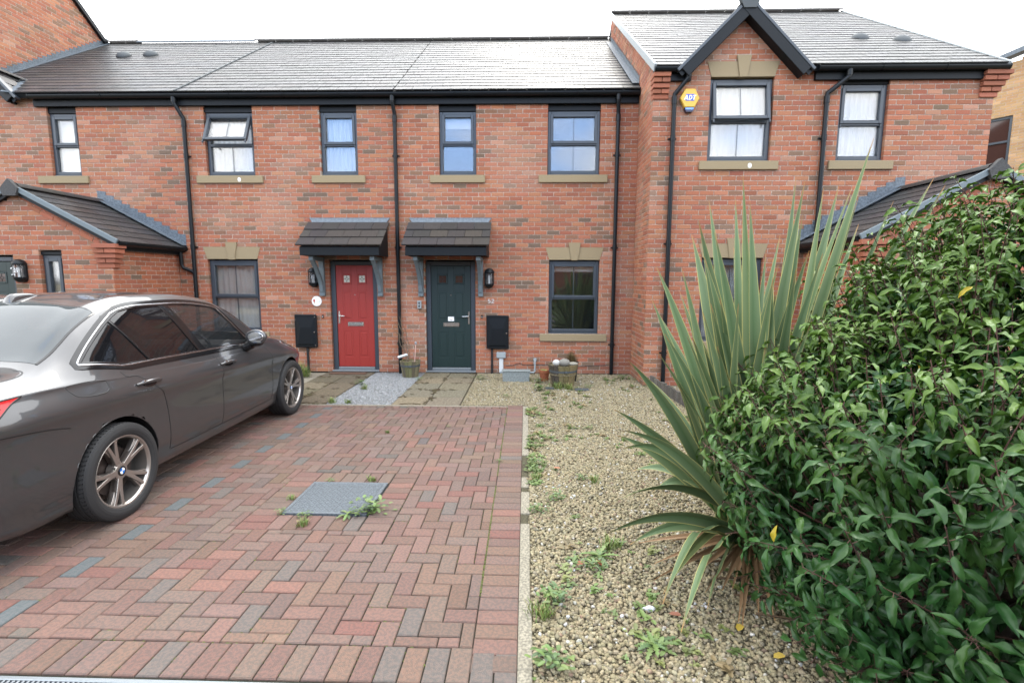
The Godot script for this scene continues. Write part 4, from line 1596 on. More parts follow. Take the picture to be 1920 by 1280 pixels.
	shell(E, 1.95, 7.06, 1.0, -3.2, 4.95, e0 - RS * zr)
	for q in [[5.95, -0.55], [6.55, -0.35]]:
		roof_vent(E, Vector3(q[0], e0 - RS * q[1] - 0.03, q[1]), RS, 0.3)
	porch(E, 5.85, 1.45, 1.0, 2.5, -1.0, [[0.5, 1.4, -1, 2.1]], 40)
	door(E, 4.90, 5.80, 2.5, M.green_paint, true, false)
	step_flashing(E, Vector3(1.945, RY - RS * 0.0 + 0.02, 0.0), Vector3(1.945, RY + RS * 3.2, -3.2), Vector3.LEFT, 0.10)
	# --- the buff block beyond
	var F := thing("brick_block", "buff brick block of flats beyond the right-hand end of the terrace", "building")
	var buff := [[0.5, Color(0.42, 0.26, 0.125)], [0.3, Color(0.37, 0.225, 0.11)], [0.2, Color(0.46, 0.30, 0.155)]]
	brick_wall(F, "wall", Vector3(11.0, 0, -9.0), Vector3(0.55, 0, 0.835).normalized(), Vector3(-0.835, 0, 0.55).normalized(), 12.0, 112, [[3.55, 4.2, 4.9, 6.25]], 0, func(v): return [0.0, 12.0] if v < 7.05 else [1.0 + (v - 7.05) * 5.0, 12.0], 0.25, 8, buff)
	var ft := Transform3D(Basis(Vector3(0.55, 0, 0.835).normalized(), Vector3.UP, Vector3(-0.835, 0, 0.55).normalized()), Vector3(11.0, 0, -9.0))
	var fw := MB.new()
	fw.xf = ft
	ring_frame(fw, 3.56, 4.19, 4.91, 6.24, -0.04, 0.06, 0.07)
	fw.box(Vector3(3.62, 5.55, -0.1), Vector3(4.13, 5.61, -0.045), 0.005)
	var wn := put(F, "window", fw, M.frame)
	var g := MB.new()
	g.xf = ft
	g.box(Vector3(3.60, 4.95, -0.08), Vector3(4.15, 6.2, -0.075))
	put(wn, "pane", g, M.dark_pane)
	var fr := MB.new()
	fr.xf = ft
	fr.box(Vector3(0, -0.1, -9), Vector3(12, 7.0, -0.6))
	put(F, "rear_block", fr, M.room)
	var fc := MB.new()
	fc.xf = ft
	fc.bar(Vector3(-0.1, 7.02, 0.06), Vector3(7.0, 8.42, 0.06), Vector3(0, 0, 1), 0.3, 0.12)
	put(F, "coping", fc, M.lead)


func long_roof(house: Node3D, x0: float, x1: float) -> void:
	var ez := 0.15
	var zr := -3.6
	var S := Vector3(0, RS, -1).normalized()
	var len := (ez - zr) * sqrt(1 + RS * RS)
	if x0 < -10:
		roof_round_gable(house, RY, ez, zr, x0 + 0.006, x1 - 0.006, -9.52, 5.42, 1.08, 180)
	else:
		slates(house, "roof", Vector3(0, RY - RS * ez, ez), Vector3.RIGHT, S, len, 0.21, 0.33, 230, func(_t): return [x0 + 0.006, x1 - 0.006], M.slate, SLATE, 0.006, 0.009)
	var a := Vector3(x0, RY - RS * zr + 0.03, zr)
	var b := Vector3(x1, RY - RS * zr + 0.03, zr)
	if x0 < -10:
		# a run of dressed lead on this part of the ridge, with two raised ends
		ridge_tiles(house, a, Vector3(-9.5, a.y, zr))
		var m := MB.new()
		m.bar(Vector3(-9.5, a.y - 0.01, zr + 0.06), Vector3(-6.6, a.y - 0.01, zr + 0.06), Vector3(0, -0.55, 0.83), 0.16, 0.03, 0.01)
		put(house, "ridge_lead", m, M.lead)
		ridge_tiles(house, Vector3(-6.6, a.y, zr), b)
	else:
		ridge_tiles(house, a, b)
	if x1 < 1.0:
		# the seam over the party wall
		var s := MB.new()
		var up := Vector3(0, 1, RS).normalized()
		if x1 < -5:
			s.bar(Vector3(x1, RY - RS * ez, ez) + up * 0.016, Vector3(x1, RY - RS * zr, zr) + up * 0.016, Vector3.RIGHT, 0.035, 0.02)
			put(house, "dry_seam", s, M.bracket_dark)


# the main slope on both sides of a cross gable
func roof_round_gable(house: Node3D, y0: float, ez: float, zr: float, x0: float, x1: float, xc: float, apex: float, k: float, own: int) -> void:
	var S := Vector3(0, RS, -1).normalized()
	var len := (ez - zr) * sqrt(1 + RS * RS)
	var half := func(t): return maxf((apex - (y0 - RS * ez + t * S.y)) / k - 0.04, 0.0)
	slates(house, "roof", Vector3(0, y0 - RS * ez, ez), Vector3.RIGHT, S, len, 0.21, 0.33, own / 3, func(t): return [x0, maxf(xc - half.call(t), x0)], M.slate, SLATE, 0.006, 0.009)
	slates(house, "roof", Vector3(0, y0 - RS * ez, ez), Vector3.RIGHT, S, len, 0.21, 0.33, own * 2 / 3, func(t): return [xc + half.call(t) + 0.002, x1], M.slate, SLATE, 0.006, 0.009)


# ---------------------------------------------------------------- fittings and pots
func fittings() -> void:
	wall_lamp(-0.66, 1.745, 0.006, "black wall lantern beside the dark green door, above the number 52")
	wall_lamp(-3.885, 1.75, 0.006, "black wall lantern half hidden behind the canopy strut left of the red door")
	var lb := wall_lamp(-7.83, 1.83, 1.506, "black wall lantern marked 18 beside the narrow window of the entrance bay")
	text(lb, "lettering", "1", 0.12, Vector3(-0.028, 0.0, 0.138), M.white, 0.003, "Droid Serif")
	text(lb, "lettering", "8", 0.075, Vector3(0.022, 0.012, 0.138), M.white, 0.003, "Droid Serif")
	for q in [[-0.51, "black meter box on the wall right of the dark green door", 0.775], [-4.065, "black meter box left of the red door, behind the car's bonnet", 0.775]]:
		var B := thing("meter_box", q[1], "meter box", Vector3(q[0], q[2], 0.006), "black meter boxes on the front walls")
		put(B, "cabinet", MB_box(Vector3(-0.195, -0.305, 0.0), Vector3(0.195, 0.295, 0.05), 0.012), M.black_trim)
		var d := MB.new()
		d.box(Vector3(-0.205, -0.31, 0.05), Vector3(0.205, 0.305, 0.075), 0.012)
		put(B, "door", d, M.black_plastic)
		# the raised, cut-cornered field of the door
		var f := MB.new()
		var p := [Vector2(-0.17, -0.27), Vector2(0.17, -0.27), Vector2(0.17, 0.25), Vector2(-0.17, 0.25)]
		var r := [Vector2(-0.14, -0.24), Vector2(0.14, -0.24), Vector2(0.10, 0.06), Vector2(-0.10, 0.06)]
		for k in 4:
			var j := (k + 1) % 4
			f.quad(Vector3(p[k].x, p[k].y, 0.0752), Vector3(p[j].x, p[j].y, 0.0752), Vector3(r[j].x, r[j].y, 0.088), Vector3(r[k].x, r[k].y, 0.088))
		f.quad(Vector3(r[0].x, r[0].y, 0.088), Vector3(r[1].x, r[1].y, 0.088), Vector3(r[2].x, r[2].y, 0.088), Vector3(r[3].x, r[3].y, 0.088))
		put(B, "door_panel", f, M.black_plastic)
		var l := MB.new()
		l.tube([Vector3(0.165, -0.02, 0.07), Vector3(0.165, -0.02, 0.092)], 0.011, 10)
		if q[0] < -2:
			for y in [0.26, -0.27]:
				l.tube([Vector3(0.18, y, 0.07), Vector3(0.18, y, 0.082)], 0.009, 8)
				l.tube([Vector3(-0.19, y - 0.05, 0.07), Vector3(-0.19, y - 0.05, 0.082)], 0.009, 8)
		put(B, "lock", l, M.steel)
		var c := MB.new()
		c.box(Vector3(-0.165, -0.83, 0.0), Vector3(-0.125, -0.31, 0.03), 0.006)
		put(B, "conduit", c, M.black_trim, Vector3(0.04 if q[0] > -2 else 0.14, 0, 0))
	# numbers and little boxes by the doors
	var n52 := thing("house_number", "raised grey house number 52 on the bricks below the lantern", "house number", Vector3(-0.635, 1.335, 0.008))
	text(n52, "digit", "5", 0.075, Vector3(-0.032, 0, 0.004), M.faint_white, 0.008, "Droid Sans", 700)
	text(n52, "digit", "2", 0.075, Vector3(0.032, 0, 0.004), M.faint_white, 0.008, "Droid Sans", 700)
	var pl := thing("house_plaque", "round white plaque with a small red motif and faint number left of the red door", "plaque", Vector3(-3.86, 1.32, 0.008))
	var disc := MB.new()
	disc.tube([Vector3(0, 0, 0), Vector3(0, 0, 0.012), Vector3(0, 0, 0.016)], [0.092, 0.092, 0.086], 32)
	put(pl, "disc", disc, M.white)
	var mo := MB.new()
	mo.col = Color(0.4, 0.05, 0.03)
	mo.ball(Vector3(-0.045, 0.012, 0.017), Vector3(0.020, 0.028, 0.002), 6, 12)
	mo.col = Color(0.35, 0.25, 0.08)
	mo.ball(Vector3(-0.042, -0.025, 0.017), Vector3(0.010, 0.014, 0.002), 6, 10)
	put(pl, "motif", mo, M.tint)
	text(pl, "lettering", "54", 0.05, Vector3(0.032, -0.004, 0.0165), M.faint_blue, 0.002)
	var sc := MB.new()
	for y in [0.07, -0.07]:
		sc.tube([Vector3(0, y, 0.015), Vector3(0, y, 0.019)], 0.005, 8)
	put(pl, "screw", sc, M.steel)
	var kp := thing("entry_keypad", "small pale grey key safe on the bricks left of the dark green door", "key safe", Vector3(-1.95, 1.265, 0.008))
	put(kp, "case", MB_box(Vector3(-0.038, -0.075, 0), Vector3(0.038, 0.075, 0.045), 0.012), M.grey_plastic)
	put(kp, "window", MB_box(Vector3(-0.014, -0.045, 0.044), Vector3(0.014, 0.05, 0.047), 0.001), M.black_trim)
	put(kp, "button", MB_box(Vector3(-0.008, -0.006, 0.047), Vector3(0.008, 0.01, 0.051), 0.002), M.white_plastic)
	for q in [[-0.80, 1.05, "tiny black bell push between the dark green door and its meter box"], [-3.76, 1.04, "tiny black bell push between the red door and its meter box"]]:
		var b := thing("bell_push", q[2], "doorbell", Vector3(q[0], q[1], 0.008), "bell pushes beside the doors")
		put(b, "case", MB_box(Vector3(-0.014, -0.032, 0), Vector3(0.014, 0.032, 0.018), 0.005), M.black_plastic)
		var bt := MB.new()
		bt.tube([Vector3(0, -0.004, 0.016), Vector3(0, -0.004, 0.022)], 0.008, 10)
		put(b, "button", bt, M.white_plastic)
	var stk := thing("door_sticker", "small white sticker above the letter plate of the dark green door", "sticker", Vector3(-1.385, 1.0, -0.074))
	put(stk, "label", MB_box(Vector3(-0.055, -0.04, 0), Vector3(0.055, 0.04, 0.003), 0.001), M.white)
	put(stk, "print", MB_box(Vector3(-0.03, -0.028, 0.0031), Vector3(0.03, -0.004, 0.0036)), M.faint_white)
	# alarm box
	var al := thing("alarm_box", "yellow hexagonal burglar alarm box high on the forward house", "alarm box", Vector3(2.485, 4.48, 1.008))
	var hex := []
	var hin := []
	for q in [[-0.085, -0.15], [0.085, -0.15], [0.165, 0.0], [0.085, 0.155], [-0.085, 0.155], [-0.165, 0.0]]:
		hex.append(Vector2(q[0], q[1]) * 1.06)
		hin.append(Vector2(q[0], q[1]) * 0.98)
	var hb := MB.new()
	hb.prism(hex, 0.0, 0.07)
	al.scale = Vector3.ONE * 0.84
	put(al, "back_box", hb, M.yellow)
	var hf := MB.new()
	for k in 6:
		var j := (k + 1) % 6
		hf.quad(Vector3(hex[k].x, hex[k].y, 0.0702), Vector3(hex[j].x, hex[j].y, 0.0702), Vector3(hin[j].x, hin[j].y, 0.085), Vector3(hin[k].x, hin[k].y, 0.085))
		hf.tri(Vector3(0, 0, 0.086), Vector3(hin[k].x, hin[k].y, 0.085), Vector3(hin[j].x, hin[j].y, 0.085))
	put(al, "cover", hf, M.yellow)
	var st := MB.new()
	st.prism([Vector2(-0.058, -0.235), Vector2(0.058, -0.235), Vector2(0.083, -0.165), Vector2(-0.083, -0.165)], 0.0, 0.08)
	put(al, "strobe", st, M.navy)
	var st2 := MB.new()
	st2.prism([Vector2(-0.068, -0.196), Vector2(0.068, -0.196), Vector2(0.079, -0.166), Vector2(-0.079, -0.166)], 0.0803, 0.084)
	put(al, "strobe_lens", st2, M.light_blue)
	put(al, "badge", MB_box(Vector3(-0.077, -0.048, 0.084), Vector3(0.077, 0.068, 0.0885), 0.001), M.blue)
	var tx := text(al, "lettering", "ADT", 0.082, Vector3(0.0, 0.004, 0.0895), M.white, 0.002, "Droid Sans", 700)
	tx.transform = Transform3D(Basis(Vector3(0.95, 0, 0), Vector3(0.22, 1, 0), Vector3(0, 0, 1)), Vector3(0, 0.006, 0.0895))
	# what stands along the wall
	var jb := thing("junction_box", "pale grey junction box on the wall under the meter box, trunking below", "junction box", Vector3(-0.445, 0.345, 0.008))
	put(jb, "cover", MB_box(Vector3(-0.085, -0.055, 0), Vector3(0.085, 0.055, 0.06), 0.008), M.grey_plastic)
	put(jb, "trunking", MB_box(Vector3(-0.038, -0.33, 0.0), Vector3(0.038, -0.06, 0.035), 0.006), M.white_plastic)
	put(jb, "conduit", MB_box(Vector3(-0.02, -0.46, 0.0), Vector3(0.012, -0.30, 0.045), 0.008), M.grey_plastic)
	var tr := thing("trough", "long grey stone-effect trough on the gravel against the wall", "trough", Vector3(-0.155, -0.02, 0.52))
	var tm := MB.new()
	tm.prism([Vector2(-0.225, 0.0), Vector2(0.225, 0.0), Vector2(0.235, 0.19), Vector2(-0.235, 0.19)], 0.08, 0.24)
	put(tr, "block", tm, M.trough)
	put(tr, "rim", MB_box(Vector3(-0.245, 0.185, 0.07), Vector3(0.245, 0.205, 0.25), 0.006), M.trough)
	var cp := thing("waste_pipe", "thin grey elbow pipe coming down the wall beside the trough", "pipe", Vector3(0.18, 0, 0.006))
	var cm := MB.new()
	cm.tube([Vector3(0.0, 0.26, 0.0), Vector3(0.0, 0.26, 0.045), Vector3(0.0, 0.22, 0.06), Vector3(0, 0.05, 0.06), Vector3(-0.02, 0.03, 0.06), Vector3(-0.13, 0.03, 0.06)], 0.017, 8)
	put(cp, "pipe", cm, M.grey_plastic)
	var cb := MB.new()
	cb.tube([Vector3(0, 0.26, 0.0), Vector3(0, 0.26, 0.012)], 0.035, 12)
	put(cp, "flange", cb, M.grey_plastic)
	var wire := MB.new()
	var pts := []
	for k in 30:
		var x := -0.36 + k * 0.0655
		pts.append(Vector3(x, 0.155 + 0.012 * sin(x * 5.0) + (0.05 * exp(-pow((x + 0.12) / 0.06, 2))), 0.014))
	wire.tube(pts, 0.005, 5)
	tag(put(self, "cable", wire, M.black_trim), "thin dark cable running low along the bricks behind the pots", "cable")
	var stick := MB.new()
	stick.col = Color(0.5, 0.42, 0.3)
	stick.tube([Vector3(-0.27, 0.17, 0.62), Vector3(-0.23, 0.08, 0.66)], 0.008, 6)
	tag(put(self, "wooden_peg", stick, M.bark), "short wooden peg leaning at the back of the grey trough", "peg")
	# pots
	var tc := thing("terracotta_pot", "small terracotta flower pot beside the half barrel", "flower pot", Vector3(0.335, -0.015, 0.62))
	var tl := MB.new()
	tl.lathe([Vector2(0.0, 0.0), Vector2(0.062, 0.0), Vector2(0.088, 0.15), Vector2(0.098, 0.15), Vector2(0.102, 0.20), Vector2(0.09, 0.20), Vector2(0.084, 0.15), Vector2(0.0, 0.145)], 24)
	put(tc, "pot", tl, M.terracotta)
	weed_on(tc, Vector3(0, 0.15, 0), 12, 0.10, Color(0.16, 0.19, 0.06))
	half_barrel(Vector3(0.62, -0.01, 1.05), 0.245, 0.175, 0.37, "wooden half barrel planter with stones on top in front of the window", "wooden tubs by the front wall", [[0.5, Color(0.24, 0.19, 0.085)], [0.3, Color(0.17, 0.13, 0.07)], [0.2, Color(0.09, 0.07, 0.05)]])
	var rk := MB.new()
	rk.col = Color(0.58, 0.58, 0.56)
	rk.ball(Vector3.ZERO, Vector3(0.062, 0.052, 0.055), 7, 10)
	tag(put(self, "white_stone", rk, M.stone, Vector3(0.505, 0.395, 1.14)), "rounded white stone lying on top of the half barrel", "stone")
	rk = MB.new()
	rk.col = Color(0.24, 0.23, 0.20)
	rk.ball(Vector3.ZERO, Vector3(0.095, 0.065, 0.075), 7, 10)
	tag(put(self, "grey_stone", rk, M.stone, Vector3(0.635, 0.395, 1.13)), "rounded grey stone beside the white one on the half barrel", "stone")
	rk = MB.new()
	rk.col = Color(0.30, 0.28, 0.23)
	rk.ball(Vector3.ZERO, Vector3(0.09, 0.03, 0.07), 6, 10)
	tag(put(self, "flat_stone", rk, M.stone, Vector3(0.775, 0.375, 1.12)), "flat buff stone at the right edge of the half barrel", "stone")
	for q in [[0.40, 1.30, 0.16, 0.11, "dark slate piece lying left of the half barrel's foot"], [0.90, 1.38, 0.22, 0.14, "dark slate piece lying right of the half barrel's foot"]]:
		tag(put(self, "slate_piece", MB_box(Vector3(-q[2] / 2, 0, -q[3] / 2), Vector3(q[2] / 2, 0.018, q[3] / 2), 0.004), M.bracket_dark, Vector3(q[0], -0.002, q[1])), q[4], "slate", "slate pieces by the half barrel")
	var dg := thing("dry_plant", "dry brown tufted plant in a black pot behind the half barrel", "pot plant", Vector3(0.80, -0.01, 0.62))
	var bp := MB.new()
	bp.lathe([Vector2(0, 0), Vector2(0.085, 0), Vector2(0.12, 0.32), Vector2(0.13, 0.33), Vector2(0.12, 0.335), Vector2(0.0, 0.31)], 20)
	put(dg, "pot", bp, M.black_plastic)
	var gr := MB.new()
	for k in 420:
		var a := rng.randf() * TAU
		var r := rng.randf_range(0.02, 0.19)
		var y := sqrt(maxf(0.0, 1 - pow(r / 0.18, 2))) * 0.14
		gr.col = tone([[0.7, Color(0.235, 0.165, 0.075)], [0.3, Color(0.16, 0.125, 0.05)]], 0.25)
		var b := Vector3(cos(a) * r * 0.3, 0.31, sin(a) * r * 0.3)
		var e := Vector3(cos(a) * r, 0.36 + y * rng.randf_range(0.5, 1.6), sin(a) * r)
		var s := Vector3(-sin(a), 0, cos(a)) * 0.004
		gr.tri(b - s, b + s, e); gr.tri(b + s, b - s, e)
	put(dg, "stems", gr, M.weed)
	half_barrel(Vector3(-2.065, -0.015, 0.36), 0.185, 0.135, 0.30, "small weathered wooden tub between the two front doors", "wooden tubs by the front wall", [[0.6, Color(0.26, 0.235, 0.14)], [0.3, Color(0.22, 0.20, 0.09)], [0.1, Color(0.15, 0.13, 0.08)]])
	var tw := thing("twig_plant", "bare climbing twigs rising from the small tub up the black pipe", "plant", Vector3(-2.1, 0.22, 0.33))
	for k in 7:
		var m := MB.new()
		m.col = Color(0.16, 0.11, 0.07)
		var p2 := [Vector3(0, 0, 0)]
		for i in 9:
			p2.append(p2[-1] + Vector3(-0.022 + rng.randf_range(-0.025, 0.035) - 0.004 * k * (1 if i > 3 else -1), 0.07 + 0.012 * (k % 3), -0.012 + rng.randf_range(-0.01, 0.01)))
		m.tube(p2, 0.0055 if k < 3 else 0.003, 5)
		put(tw, "twig", m, M.bark)
	var ls := MB.new()
	for k in 60:
		var a := Vector3(rng.randf_range(-0.26, -0.10), rng.randf_range(0.25, 0.72), rng.randf_range(-0.14, -0.05))
		ls.col = tone([[1.0, Color(0.10, 0.10, 0.045)]], 0.3)
		var s := Vector3(rng.randf_range(-1, 1), rng.randf_range(-1, 1), 0.3) * 0.014
		ls.tri(a, a + s, a + Vector3(0.006, 0.02, 0.01)); 
	put(tw, "dead_leaves", ls, M.weed, Vector3.ZERO, "stuff")
	var wt := MB.new()
	wt.tube([Vector3(-2.265, 0.345, 0.40), Vector3(-2.10, 0.40, 0.44)], 0.024, 12)
	tag(put(self, "white_tube", wt, M.white_plastic), "short white tube resting across the rim of the small tub", "tube")
	var sl := thing("garden_light", "thin pink-stemmed garden light standing in the small tub", "garden light", Vector3(-1.985, 0.25, 0.36))
	var sm := MB.new()
	sm.col = Color(0.6, 0.38, 0.33)
	sm.tube([Vector3.ZERO, Vector3(0.02, 0.32, -0.02)], 0.006, 6)
	put(sl, "stem", sm, M.tint)
	var sh := MB.new()
	sh.col = Color(0.25, 0.25, 0.26)
	sh.ball(Vector3(0.022, 0.345, -0.022), Vector3(0.024, 0.028, 0.024), 6, 10)
	put(sl, "head", sh, M.tint)
	tag(put(self, "doormat", MB_box(Vector3(-0.33, 0, -0.09), Vector3(0.33, 0.014, 0.09), 0.004), M.rubber_mat, Vector3(-3.25, 0.004, 0.20)), "narrow brown doormat in front of the red door", "doormat")
	# low edging of split logs under the forward house
	var fe := thing("log_edging", "low grey edging of upright split logs half hidden behind the flax", "garden edging", Vector3(0, 0, 0))
	var a := Vector3(2.06, 0, 0.80)
	var e := Vector3(2.22, 0, 2.4)
	for k in 34:
		var p := a.lerp(e, k / 33.0)
		var h := 0.16 + rng.randf_range(-0.012, 0.012)
		var m := MB.new()
		m.col = tone([[0.6, Color(0.20, 0.185, 0.16)], [0.4, Color(0.155, 0.14, 0.12)]], 0.15)
		m.tube([Vector3(0, -0.03, 0), Vector3(rng.randf_range(-0.006, 0.006), h, 0)], 0.022, 7)
		put(fe, "log", m, M.wood, p)
	# manhole cover
	var mh := thing("manhole_cover", "square grey steel inspection cover set in the brick drive", "manhole cover", Vector3(-1.475, 0, 5.385))
	var fr := MB.new()
	ring_frame_flat(fr, 0.318, 0.286, 0.03, 0.012)
	put(mh, "frame", fr, M.iron)
	put(mh, "plate", MB_box(Vector3(-0.287, -0.03, -0.255), Vector3(0.287, 0.011, 0.255), 0.003), M.iron)
	var lz := MB.new()
	for i in 24:
		for j in 20:
			var x := -0.27 + i * 0.0235
			var z := -0.238 + j * 0.025
			var s := 1.0 if (i + j) % 2 else -1.0
			lz.bar(Vector3(x - 0.008, 0.0118, z - 0.006 * s), Vector3(x + 0.008, 0.0118, z + 0.006 * s), Vector3(0, 0, 1), 0.006, 0.004, 0.0015)
	put(mh, "tread_pattern", lz, M.iron, Vector3.ZERO, "stuff")


func ring_frame_flat(m: MB, hx: float, hz: float, w: float, y: float) -> void:
	m.box(Vector3(-hx, -0.06, -hz), Vector3(hx, y, -hz + w), 0.003)
	m.box(Vector3(-hx, -0.06, hz - w), Vector3(hx, y, hz), 0.003)
	m.box(Vector3(-hx, -0.06, -hz + w + 0.001), Vector3(-hx + w, y, hz - w - 0.001), 0.003)
	m.box(Vector3(hx - w, -0.06, -hz + w + 0.001), Vector3(hx, y, hz - w - 0.001), 0.003)


func half_barrel(at: Vector3, r1: float, r0: float, h: float, label: String, group: String, pal: Array) -> void:
	var T := thing("barrel_planter", label, "planter", at, group)
	var n := 16
	for k in n:
		var a0 := TAU * k / n + 0.012
		var a1 := TAU * (k + 1) / n - 0.012
		var m := MB.new()
		m.col = tone(pal, 0.15)
		var top := h + rng.randf_range(-0.01, 0.006)
		for q in 2:
			var b0 := lerpf(a0, a1, q * 0.5)
			var b1 := lerpf(a0, a1, (q + 1) * 0.5)
			var c := [Vector3(cos(b0) * r0, 0, -sin(b0) * r0), Vector3(cos(b1) * r0, 0, -sin(b1) * r0), Vector3(cos(b1) * r1, top, -sin(b1) * r1), Vector3(cos(b0) * r1, top, -sin(b0) * r1)]
			var f := (r1 - 0.022) / r1
			var i0 := Vector3(c[3].x * f, top, c[3].z * f)
			var i1 := Vector3(c[2].x * f, top, c[2].z * f)
			m.quad(c[0], c[1], c[2], c[3])
			m.quad(c[3], c[2], i1, i0)
			m.quad(i0, i1, Vector3(i1.x, h * 0.6, i1.z), Vector3(i0.x, h * 0.6, i0.z))
			if q == 0:
				m.quad(Vector3(c[0].x * 0.9, 0, c[0].z * 0.9), c[0], c[3], i0)
			else:
				m.quad(c[1], Vector3(c[1].x * 0.9, 0, c[1].z * 0.9), i1, c[2])
		put(T, "stave", m, M.wood)
	var hoop := MB.new()
	for y in [h * 0.72]:
		var r := lerpf(r0, r1, y / h) + 0.003
		hoop.lathe([Vector2(r - 0.002, y - 0.016), Vector2(r + 0.002, y - 0.016), Vector2(r + 0.004, y + 0.016), Vector2(r - 0.001, y + 0.016)], 32)
		hoop.box(Vector3(0.02, y - 0.02, r + 0.001), Vector3(0.06, y + 0.022, r + 0.012), 0.003)
	put(T, "hoop", hoop, M.bracket_dark)
	var so := MB.new()
	so.tube([Vector3(0, h * 0.55, 0), Vector3(0, h - 0.025, 0)], r1 - 0.024, 20)
	put(T, "earth", so, M.soil)


func weed_on(parent: Node, at: Vector3, count: int, size: float, col: Color, called := "leaf") -> void:
	var m := MB.new()
	for k in count:
		weed_leaf(m, at, rng.randf() * TAU, size * rng.randf_range(0.6, 1.1), size * 0.22, rng.randf_range(0.3, 1.1), col)
	put(parent, called, m, M.weed)


# one small leaf: out along a bearing, lifted by rise, drooping at its tip
func weed_leaf(m: MB, at: Vector3, a: float, len: float, w: float, rise: float, col: Color, n := 5) -> void:
	var d := Vector3(cos(a), 0, sin(a))
	var s := Vector3(-sin(a), 0, cos(a))
	var rows := []
	var cols := []
	var f := rng.randf_range(0.75, 1.25)
	for i in n:
		var t := i / (n - 1.0)
		var p := at + d * (len * t * cos(rise * (1 - 0.6 * t))) + Vector3.UP * (len * (t * sin(rise) - 0.35 * t * t))
		p.y = maxf(p.y, at.y + 0.003)
		var ww: float = w * (0.25 + 1.1 * sin(PI * minf(t * 0.9 + 0.08, 1.0))) * (1.0 if i < n - 1 else 0.1)
		if i % 2:
			ww *= 1.25 if n == 5 else 0.42
		rows.append([p - s * ww + Vector3.UP * ww * 0.3, p, p + s * ww + Vector3.UP * ww * 0.3])
		var c := Color(col.r * f, col.g * f, col.b * f)
		cols.append([c, c, c])
	m.sheet(rows, cols)


# kinds: "rosette" broad toothed leaves, "tuft" grass, "sprig" small upright leaves
func weed(kind: String, x: float, z: float, s: float, label: String, group := "weeds in the gravel and paving") -> void:
	var T := thing("weed", label, "weed", Vector3(x, -0.004, z), group)
	var g := [Color(0.085, 0.14, 0.035), Color(0.11, 0.155, 0.045), Color(0.07, 0.12, 0.045)]
	if kind == "tuft":
		var m := MB.new()
		for k in int(60 * s / 0.08):
			var a := rng.randf() * TAU
			var b := Vector3(rng.randfn(0, s * 0.25), 0, rng.randfn(0, s * 0.25))
			var l := s * rng.randf_range(0.5, 1.1)
			var e := b + Vector3(cos(a) * l * 0.55, l * 0.8, sin(a) * l * 0.55)
			var md := b.lerp(e, 0.5) + Vector3.UP * l * 0.15
			var q := Vector3(-sin(a), 0, cos(a)) * 0.0025
			m.col = tone([[0.6, Color(0.13, 0.19, 0.04)], [0.25, Color(0.09, 0.14, 0.03)], [0.15, Color(0.28, 0.25, 0.10)]], 0.2)
			m.quad(b - q, b + q, md + q, md - q); m.tri(md - q, md + q, e)
		put(T, "blades", m, M.weed)
	elif kind == "rosette":
		for k in 12:
			var m := MB.new()
			weed_leaf(m, Vector3(0, 0.004 * (k % 4), 0), TAU * k / 12.0 + rng.randf_range(-0.25, 0.25), s * rng.randf_range(0.35, 0.85), s * 0.075, rng.randf_range(0.1, 0.7), g[k % 3], 13)
			put(T, "leaf", m, M.weed)
	else:
		var m := MB.new()
		for k in int(16 + s * 260):
			var b := Vector3(rng.randfn(0, s * 0.3), rng.randf() * s * 0.45, rng.randfn(0, s * 0.22))
			weed_leaf(m, b, rng.randf() * TAU, s * rng.randf_range(0.14, 0.32), s * 0.042, rng.randf_range(0.2, 1.0), g[k % 3])
		put(T, "leaves", m, M.weed)


